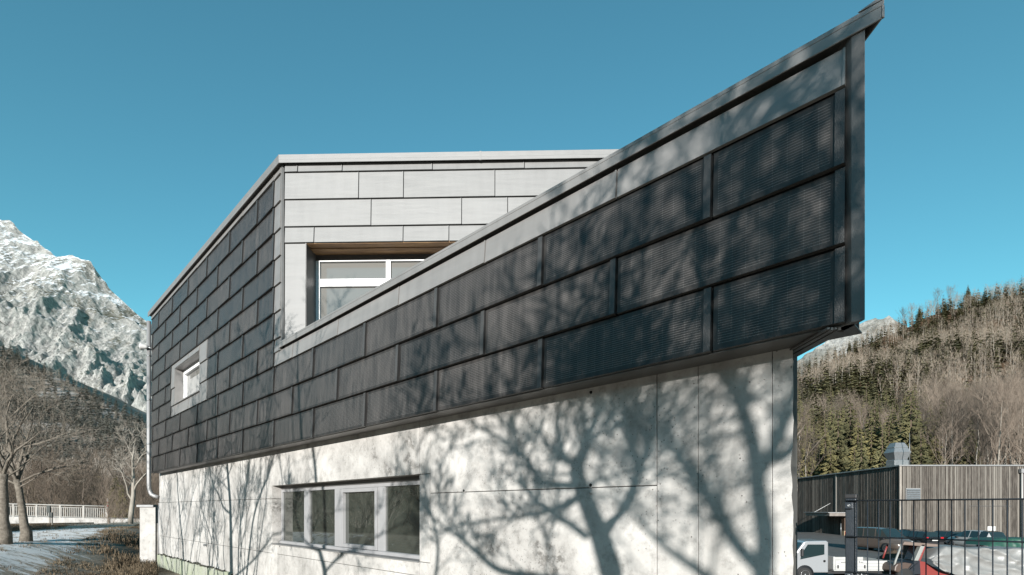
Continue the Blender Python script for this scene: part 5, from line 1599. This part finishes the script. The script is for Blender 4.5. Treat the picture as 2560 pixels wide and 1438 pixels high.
def near_tree(name, label, base, pts, radii, limbs, seed, barkm=None, twigm=None, depth=4, kids=(3, 5), minr=.005, rs=1.0, ls_=1.0):
    """trunk through given points, limbs: (fraction along trunk, direction, length, radius)"""
    root = empty(name, base, 0, label, "tree")
    r = random.Random(seed)
    t = MB(); P = [Vector(p) for p in pts]
    t.tube(P, radii, 12)
    t.build("trunk", barkm or M_BARK2, root)
    c = MB()
    for f, d, L_, rad in limbs:
        q = f*(len(P)-1); i = min(len(P)-2, int(q)); b0 = P[i].lerp(P[i+1], q-i)
        grow(c, b0, Vector(d).normalized(), L_*ls_, rad*rs, depth, r, kids=kids, minr=minr)
    tag(c.build("crown", twigm or M_BARK2, root), kind="stuff")
    return root
gz = ground_z
Y1 = 14.2
def lp(x, y, Y=Y1): return px(x, y, Y)
g0 = lp(58, 1336)
near_tree("maple_tree", "bare tree with leaning mottled trunk, right one of the two by the snowy path", (g0.x, g0.y, gz(g0.x, g0.y)),
    [(g0.x+.06, g0.y, gz(g0.x, g0.y)-.3), lp(66, 1330)*1.0, lp(60, 1310), lp(55, 1270), lp(48, 1225), lp(42, 1200)],
    [.18, .13, .10, .085, .078, .08],
    [(.98, (-.45, .1, .9), 2.3, .075), (1.0, (.38, -.1, .9), 2.5, .08), (.97, (.05, .5, 1), 2.2, .08), (.93, (.75, .2, .55), 2.2, .06), (.9, (-.75, -.3, .6), 2.0, .06), (.99, (.55, -.5, .6), 2.2, .06), (1.0, (.1, -.2, 1), 2.4, .09), (.85, (.8, -.3, .35), 1.6, .04)],
    12, depth=4, kids=(3, 4), minr=.0042, rs=.62, ls_=.80)
g0 = lp(8, 1346, 13.2)
near_tree("maple_tree", "bare tree with thick upright mottled trunk at the left edge of the picture", (g0.x, g0.y, gz(g0.x, g0.y)),
    [(g0.x, g0.y, gz(g0.x, g0.y)-.3), lp(12, 1335, 13.2), lp(8, 1300, 13.2), lp(9, 1250, 13.2), lp(7, 1210, 13.2), lp(8, 1185, 13.2)],
    [.20, .15, .115, .10, .095, .10],
    [(.97, (-.5, .1, .85), 2.4, .08), (1.0, (.35, .2, .9), 2.6, .085), (.98, (.6, -.2, .75), 2.3, .07), (.95, (-.2, -.6, .8), 2.0, .08), (1.0, (0, .3, 1), 2.4, .10), (.9, (.7, .3, .4), 1.8, .05), (1.0, (.2, -.4, .95), 2.4, .08)],
    44, depth=4, kids=(3, 4), minr=.0042, rs=.62, ls_=.80)
# slender tree close to the garden wall
g0 = lp(325, 1320, 30)
near_tree("slender_tree", "slender bare tree left of the downpipe, behind the white garden wall", (g0.x, g0.y, gz(g0.x, g0.y)),
    [(g0.x, g0.y, gz(g0.x, g0.y)-.3), lp(327, 1290, 30), lp(333, 1240, 30), lp(334, 1200, 30), lp(331, 1150, 30), lp(336, 1115, 30)],
    [.16, .13, .11, .085, .05, .025],
    [(.35, (-.6, .1, .8), 2.0, .06), (.45, (.6, -.1, .8), 2.0, .06), (.6, (-.5, .3, .9), 1.7, .045), (.7, (.5, .2, .9), 1.6, .04), (.85, (-.3, -.3, 1), 1.3, .03), (.95, (.3, 0, 1), 1.1, .025), (.55, (.2, -.6, .8), 1.5, .04)],
    77, M_BARK, M_BARK, depth=3, kids=(3, 5), minr=.009)

# thicket beyond the bridge: leafless shrubs and a few evergreens
r = random.Random(17)
LB_T = "thin leafless shrub in the brown thicket behind the bridge"
for i in range(70):
    Y = r.uniform(47, 74); a = r.uniform(-1.10, -.685); X = a*Y
    put_tree(K_BUSH, r.randrange(5), (X, Y, gz(X, Y)-.3), r.uniform(.55, .95), r.random()*6.28, "bare_shrub", LB_T, "thicket behind the bridge")
for i in range(16):
    Y = r.uniform(30, 46); a = r.uniform(-.79, -.70); X = a*Y
    put_tree(K_BUSH, r.randrange(5), (X, Y, gz(X, Y)-.2), r.uniform(.22, .45), r.random()*6.28, "bare_shrub", "low leafless shrub at the foot of the garden wall and bridge end", "low shrubs beside the garden wall")
for pxx, Y, s, lb in ((190, 66, .42, "olive pine in the thicket, left one below the snowy gully"), (245, 70, .44, "olive pine in the thicket, right one below the snowy gully"),
                      (75, 58, .33, "yellowish pine low in the thicket behind the left trees"), (290, 52, .30, "dark evergreen bush right of the bridge railing"), (305, 50, .24, "small dark evergreen bush at the bridge end"), (350, 72, .40, "olive pine just left of the building corner")):
    X = (pxx-CXP)/FPX*Y
    put_tree(K_PINE, int(pxx) % 3, (X, Y, gz(X, Y)-.3), s, pxx, "pine_tree", lb, "pines in the thicket")

# dry grass and twigs on the left bank
def grass_patch(name, area, n, h, m, seed, label):
    r = random.Random(seed); mb = MB()
    for i in range(n):
        x, y = area(r)
        if path_dist(x, y) < 1.35 and r.random() < .93: continue
        if fbm(x*.9, y*.9, 6.0) < -.22: continue
        z = gz(x, y)
        for k in range(4):
            a = r.random()*6.283; L_ = h*r.uniform(.4, 1.2); ln = r.uniform(.2, .9); w = .0045+.003*r.random()
            bx_, by_ = x+r.uniform(-.06, .06), y+r.uniform(-.06, .06)
            ca, sa = math.cos(a), math.sin(a)
            mb.add([(bx_-sa*w, by_+ca*w, z-.02), (bx_+sa*w, by_-ca*w, z-.02), (bx_+ca*L_*ln*.5+sa*w*.7, by_+sa*L_*ln*.5-ca*w*.7, z+L_*.7), (bx_+ca*L_*ln*.5-sa*w*.7, by_+sa*L_*ln*.5+ca*w*.7, z+L_*.7), (bx_+ca*L_*ln, by_+sa*L_*ln, z+L_*(.85-.3*ln))], [(0,1,2,3),(3,2,4)])
    return tag(mb.build(name, m), label, "grass", kind="stuff")
M_STRAW = mat("dry_grass", (.28, .22, .15), .9, 0, .1, (.12, .09, .06), 1.6)
grass_patch("dry_grass", lambda r: (lambda y: (-y*r.uniform(.70, 1.02), y))(r.uniform(8.5, 30)), 16000, .065, M_STRAW, 3, "short dry straw-coloured grass on the bank left of the building")
def wall_area(r):
    y = r.uniform(11.0, 17.5); return (-y*r.uniform(.695, .80), y)
grass_patch("tall_dry_grass", wall_area, 1200, .22, M_STRAW, 8, "taller dry grass and stalks at the foot of the white wall")

# ------------------------------------------------------------------ trees behind the viewpoint: they shade the facade and show in the panes
def wall_pt(x, y, t):
    u = UPX(x, DC); p = F(u, 0, DC); p.z = (HOR-y)/FPX*p.y
    return p + SUN*t
def shade_limb(mb, pts, t0, t1, r0, r1, r, twigs=6, depth=3, tw=(.5, 1.1), minr=.006, extend=None):
    P = [wall_pt(x, y, t0+(t1-t0)*i/(len(pts)-1)) for i, (x, y) in enumerate(pts)]
    # rounded course through the points, with a little sway in depth
    Q = []
    for i in range(len(P)-1):
        p0, p1, p2, p3 = P[max(0, i-1)], P[i], P[i+1], P[min(len(P)-1, i+2)]
        for k in range(4):
            s = k/4
            q = .5*((2*p1) + (p2-p0)*s + (2*p0-5*p1+4*p2-p3)*s*s + (3*p1-p0-3*p2+p3)*s**3)
            Q.append(q + SUN*.25*mnoise.noise(q*1.3))
    Q.append(P[-1])
    n = len(Q)
    mb.tube(Q, [r0+(r1-r0)*i/(n-1) for i in range(n)], 8, cap=False)
    for k in range(twigs):
        f = r.uniform(.15, 1.0); i = min(n-2, int(f*(n-1)))
        d = (Q[i+1]-Q[i]).normalized()
        v = Vector((r.gauss(0, 1), r.gauss(0, .8), r.gauss(.2, .8))).normalized()
        nd = (d*.8+v*.8+Vector((0, 0, .15))).normalized()
        grow(mb, Q[i], nd, r.uniform(*tw), max(minr, (r0+(r1-r0)*f)*.42), depth-1, r, kids=(2, 4), minr=minr)
    d = (Q[-1]-Q[-3]).normalized()
    if extend: grow(mb, Q[-1], (d+Vector((0, 0, .3))).normalized(), extend, r1, depth, r, kids=(3, 4), minr=minr)
    return Q
def shade_tree(name, label, limbs, ground_from, seed, t, barkm):
    r = random.Random(seed)
    tr_, cr = MB(), MB()
    base = None
    for k, (pts, dt0, dt1, r0, r1, tw, dp, ln, ext) in enumerate(limbs):
        mb = tr_ if k == 0 else cr
        Q = shade_limb(mb, pts, t+dt0, t+dt1, r0*1.12, r1*1.1, r, int(tw*1.6) if k else 0, dp, ln, .009 if t > 6.3 else .0055, ext if k else None)
        if k == 0:
            top = Q[0]; gzz = -1.75
            d = (Q[0]-Q[2]).normalized()
            mid = top + Vector((d.x*.5, d.y*.3, (gzz-top.z)*.5)); bs = Vector((mid.x+d.x*.25, mid.y, gzz))
            tr_.tube([bs, bs.lerp(mid, .25), mid, top], [r0*1.7, r0*1.25, r0*1.08, r0], 10, cap=False)
            base = bs
            for j in range(tw):
                f = r.uniform(.35, 1.0); i = min(len(Q)-2, int(f*(len(Q)-1)))
                v = Vector((r.gauss(0, 1), r.gauss(0, .7), r.gauss(.3, .5))).normalized()
                grow(cr, Q[i], v, r.uniform(*ln), r0*.25, dp-1, r, kids=(2, 4), minr=.006)
            if ext: grow(cr, Q[-1], Vector((0, 0, 1)), ext, r1, dp, r, kids=(3, 4), minr=.006)
    root = empty(name, base, 0, label, "tree")
    tr_.build("trunk", barkm, root)
    tag(cr.build("crown", barkm, root), kind="stuff")
    return root
shade_tree("shade_tree", "bare tree behind the viewpoint whose forked shadow falls mid-wall on the concrete", [
    ([(1530, 1438), (1500, 1340), (1478, 1285), (1446, 1200), (1438, 1152)], 0, .3, .078, .050, 6, 3, (.5, 1.0), None),
    ([(1440, 1165), (1409, 1140), (1398, 1097), (1392, 1050), (1398, 1000), (1404, 930)], .3, .6, .032, .014, 9, 3, (.4, .9), 1.2),
    ([(1438, 1160), (1460, 1132), (1467, 1097), (1491, 1043), (1495, 1000), (1500, 920)], .3, -.2, .045, .016, 10, 3, (.4, .9), 1.3),
    ([(1506, 1346), (1532, 1305), (1560, 1268), (1599, 1175), (1623, 1101), (1642, 1016), (1646, 955), (1660, 860)], 0, -.8, .036, .014, 9, 3, (.5, 1.0), 1.2),
    ([(1623, 1097), (1590, 1050), (1564, 1016), (1541, 990), (1520, 930)], -.5, -.2, .022, .010, 6, 3, (.4, .8), .9),
    ([(1599, 1167), (1572, 1110), (1560, 1045), (1560, 1000), (1568, 930)], -.4, -.9, .022, .010, 6, 3, (.4, .8), .9),
    ([(1440, 1245), (1410, 1262), (1378, 1274), (1339, 1287), (1235, 1299), (1160, 1310), (1100, 1332)], .1, .9, .030, .008, 10, 3, (.3, .7), .5),
    ([(1470, 1345), (1409, 1299), (1351, 1264), (1308, 1210), (1290, 1165)], .0, .6, .028, .010, 6, 3, (.3, .7), .6),
    ([(1442, 1215), (1400, 1212), (1355, 1202), (1312, 1144), (1277, 1113), (1223, 1082), (1172, 1055), (1110, 1020)], .2, 1.2, .034, .008, 14, 3, (.3, .8), .6),
    ([(1420, 1160), (1390, 1135), (1360, 1095), (1330, 1060), (1290, 1010)], .3, .9, .018, .007, 6, 3, (.3, .7), .7),
    ([(1500, 1470), (1400, 1450), (1254, 1427), (1196, 1384), (1153, 1346), (1110, 1318), (1070, 1285)], .0, 1.4, .042, .010, 9, 3, (.3, .7), .6),
    ], None, 5, 6.6, M_BARK2)
shade_tree("shade_tree", "bare tree behind the viewpoint whose tall shadow falls near the end of the concrete wall", [
    ([(1906, 1445), (1914, 1346), (1896, 1229), (1883, 1113), (1846, 996), (1815, 900), (1800, 800)], 0, .6, .052, .030, 12, 3, (.5, 1.0), 1.4),
    ([(1902, 1425), (1836, 1353), (1790, 1268), (1739, 1190), (1681, 1120), (1634, 1066), (1590, 1000)], 0, 1.6, .040, .014, 14, 3, (.4, .9), 1.0),
    ([(1800, 1470), (1743, 1423), (1661, 1365), (1588, 1291), (1545, 1249)], .5, 1.6, .034, .012, 8, 3, (.3, .8), .6),
    ([(1890, 1200), (1930, 1130), (1960, 1060), (1985, 960), (2010, 820), (2040, 640)], .2, -.5, .038, .016, 12, 3, (.5, 1.0), 1.5),
    ([(1880, 1120), (1860, 1040), (1870, 940), (1900, 800), (1910, 600), (1930, 420)], .3, 1.2, .034, .014, 7, 3, (.6, 1.1), 1.2),
    ([(1846, 1000), (1780, 900), (1740, 780), (1720, 640), (1690, 480)], .5, 1.4, .030, .012, 12, 4, (.6, 1.2), 1.3),
    ([(1940, 1150), (1990, 1110), (2050, 1000), (2100, 820), (2140, 560), (2170, 300)], .0, -.6, .036, .014, 6, 3, (.6, 1.1), 1.2),
    ], None, 9, 7.4, M_BARK2)
LS = lambda zx, zy: (340+zx/3.368, 1160+zy/3.368)
def ls(*q): return [LS(a, b_) for a, b_ in q]
shade_tree("shade_tree", "many-stemmed bare tree left of the view whose upright shadow falls left of the long window", [
    (ls((805, 960), (800, 700), (797, 480), (790, 290), (770, 40), (760, -250), (752, -600)), 0, .2, .075, .028, 12, 3, (.5, 1.1), 1.2),
    (ls((860, 960), (868, 620), (910, 320), (950, 40), (990, -300), (1010, -650)), .2, .5, .028, .010, 12, 3, (.4, .9), .8),
    (ls((930, 950), (985, 480), (1045, 270), (1130, 40), (1200, -250), (1240, -600)), .3, -.3, .034, .010, 12, 3, (.4, .9), .9),
    (ls((800, 420), (740, 370), (690, 250), (640, 140), (610, -100), (600, -400)), .1, .5, .026, .009, 10, 3, (.4, .9), .8),
    (ls((780, 640), (800, 600), (860, 420), (880, 150), (870, -200)), .1, -.4, .018, .007, 8, 3, (.4, .8), .7),
    (ls((830, 950), (980, 820), (1060, 720), (1125, 640), (1230, 420)), .2, .7, .026, .008, 8, 3, (.4, .8), .6),
    ], None, 31, 6.0, M_BARK2)
shade_tree("shade_tree", "thin bare shrub left of the view, fine shadow near the far end of the concrete", [
    (ls((405, 960), (395, 700), (370, 450), (350, 200), (340, -60), (335, -400)), 0, .3, .045, .014, 12, 3, (.4, .9), .9),
    (ls((440, 960), (470, 720), (520, 480), (560, 260), (600, 0)), .1, -.3, .022, .008, 10, 3, (.4, .8), .7),
    (ls((620, 960), (650, 720), (600, 520), (545, 330), (530, 60)), .2, .4, .022, .008, 10, 3, (.4, .8), .7),
    (ls((640, 900), (655, 640), (650, 420), (640, 200), (620, -100)), .1, .5, .020, .008, 10, 3, (.4, .8), .7),
    (ls((300, 900), (250, 700), (270, 500), (300, 300), (230, 100)), .2, .1, .018, .007, 8, 3, (.3, .7), .6),
    (ls((230, 800), (215, 520), (235, 200), (245, 40), (250, -150)), .2, .1, .016, .007, 8, 3, (.3, .7), .6),
    (ls((80, 900), (60, 650), (90, 420), (140, 250)), .2, .1, .016, .007, 8, 3, (.3, .7), .5),
    ], None, 55, 6.2, M_BARK2)
shade_tree("shade_tree", "bare tree behind the viewpoint whose shadow falls below the long window", [
    ([(815, 1470), (810, 1420), (795, 1350), (790, 1200), (778, 1080), (770, 950)], 0, .4, .050, .020, 10, 3, (.5, 1.0), 1.0),
    ([(812, 1430), (860, 1380), (920, 1340), (985, 1300), (1060, 1270)], .2, .7, .024, .008, 8, 3, (.4, .8), .7),
    ([(800, 1380), (740, 1340), (715, 1260), (700, 1150), (690, 1000)], .2, -.3, .022, .008, 8, 3, (.4, .8), .8),
    ([(1085, 1470), (1095, 1380), (1088, 1320), (1075, 1280), (1060, 1210)], .6, .9, .024, .010, 8, 3, (.4, .8), .8),
    ], None, 63, 7.0, M_BARK2)
shade_tree("shade_tree", "sparse bare tree behind the viewpoint that shades the near end of the parapet", [
    ([(2330, 1438), (2300, 1200), (2270, 1000), (2240, 800), (2215, 600), (2190, 420), (2160, 250)], 0, .5, .075, .026, 7, 3, (.7, 1.3), 1.5),
    ([(2290, 1100), (2200, 900), (2120, 700), (2050, 560), (1960, 430), (1880, 330)], .1, -.6, .038, .012, 7, 3, (.6, 1.1), 1.0),
    ([(2300, 1200), (2200, 1050), (2120, 930), (2040, 800), (1960, 720), (1850, 640)], .1, .9, .034, .011, 6, 3, (.6, 1.2), 1.1),
    ], None, 71, 8.6, M_BARK2)
rr9 = random.Random(202)
st9 = []
for k in range(22):
    zx = rr9.uniform(210, 1120); q = [(zx, 980)]; lean = rr9.uniform(-.16, .20)
    for zy in (740, 500, 280, 60, -200, -480): q.append((q[0][0]+lean*(980-zy)+rr9.uniform(-26, 26), zy))
    st9.append((ls(*q), rr9.uniform(-.5, .5), rr9.uniform(-.6, .6), rr9.uniform(.010, .021), .005, 9, 2, (.3, .8), .6))
shade_tree("shade_tree", "thicket of thin bare stems left of the view, streaky shadows beside the long window", st9, None, 88, 5.6, M_BARK2)
# more bare trees further back and to the left, seen mirrored in the panes
r = random.Random(99)
M_PALE = mat("pale_birch_bark", (.62, .57, .50), .8, 0, .2, (.44, .39, .33), 2)
K_PALE = kind_meshes("pale_shrub", bare_mesh, 4, (M_PALE, M_PALE), H=6, spread=.55, crown_from=.06, twig=.9, trunk_r=.012, n_limb=20, kids=6)
for i in range(46):
    Y = r.uniform(10.5, 17.5); X = -Y*1.05-2.5-r.random()*8
    if X > -17.5: X = -17.5-r.random()*6
    put_tree(K_PALE, r.randrange(4), (X, Y, gz(X, Y)-.2), r.uniform(.42, .72), r.random()*6.28, "pale_shrub", "pale bare shrub beyond the left edge, mirrored in the long window panes", "shrubs mirrored in the panes")
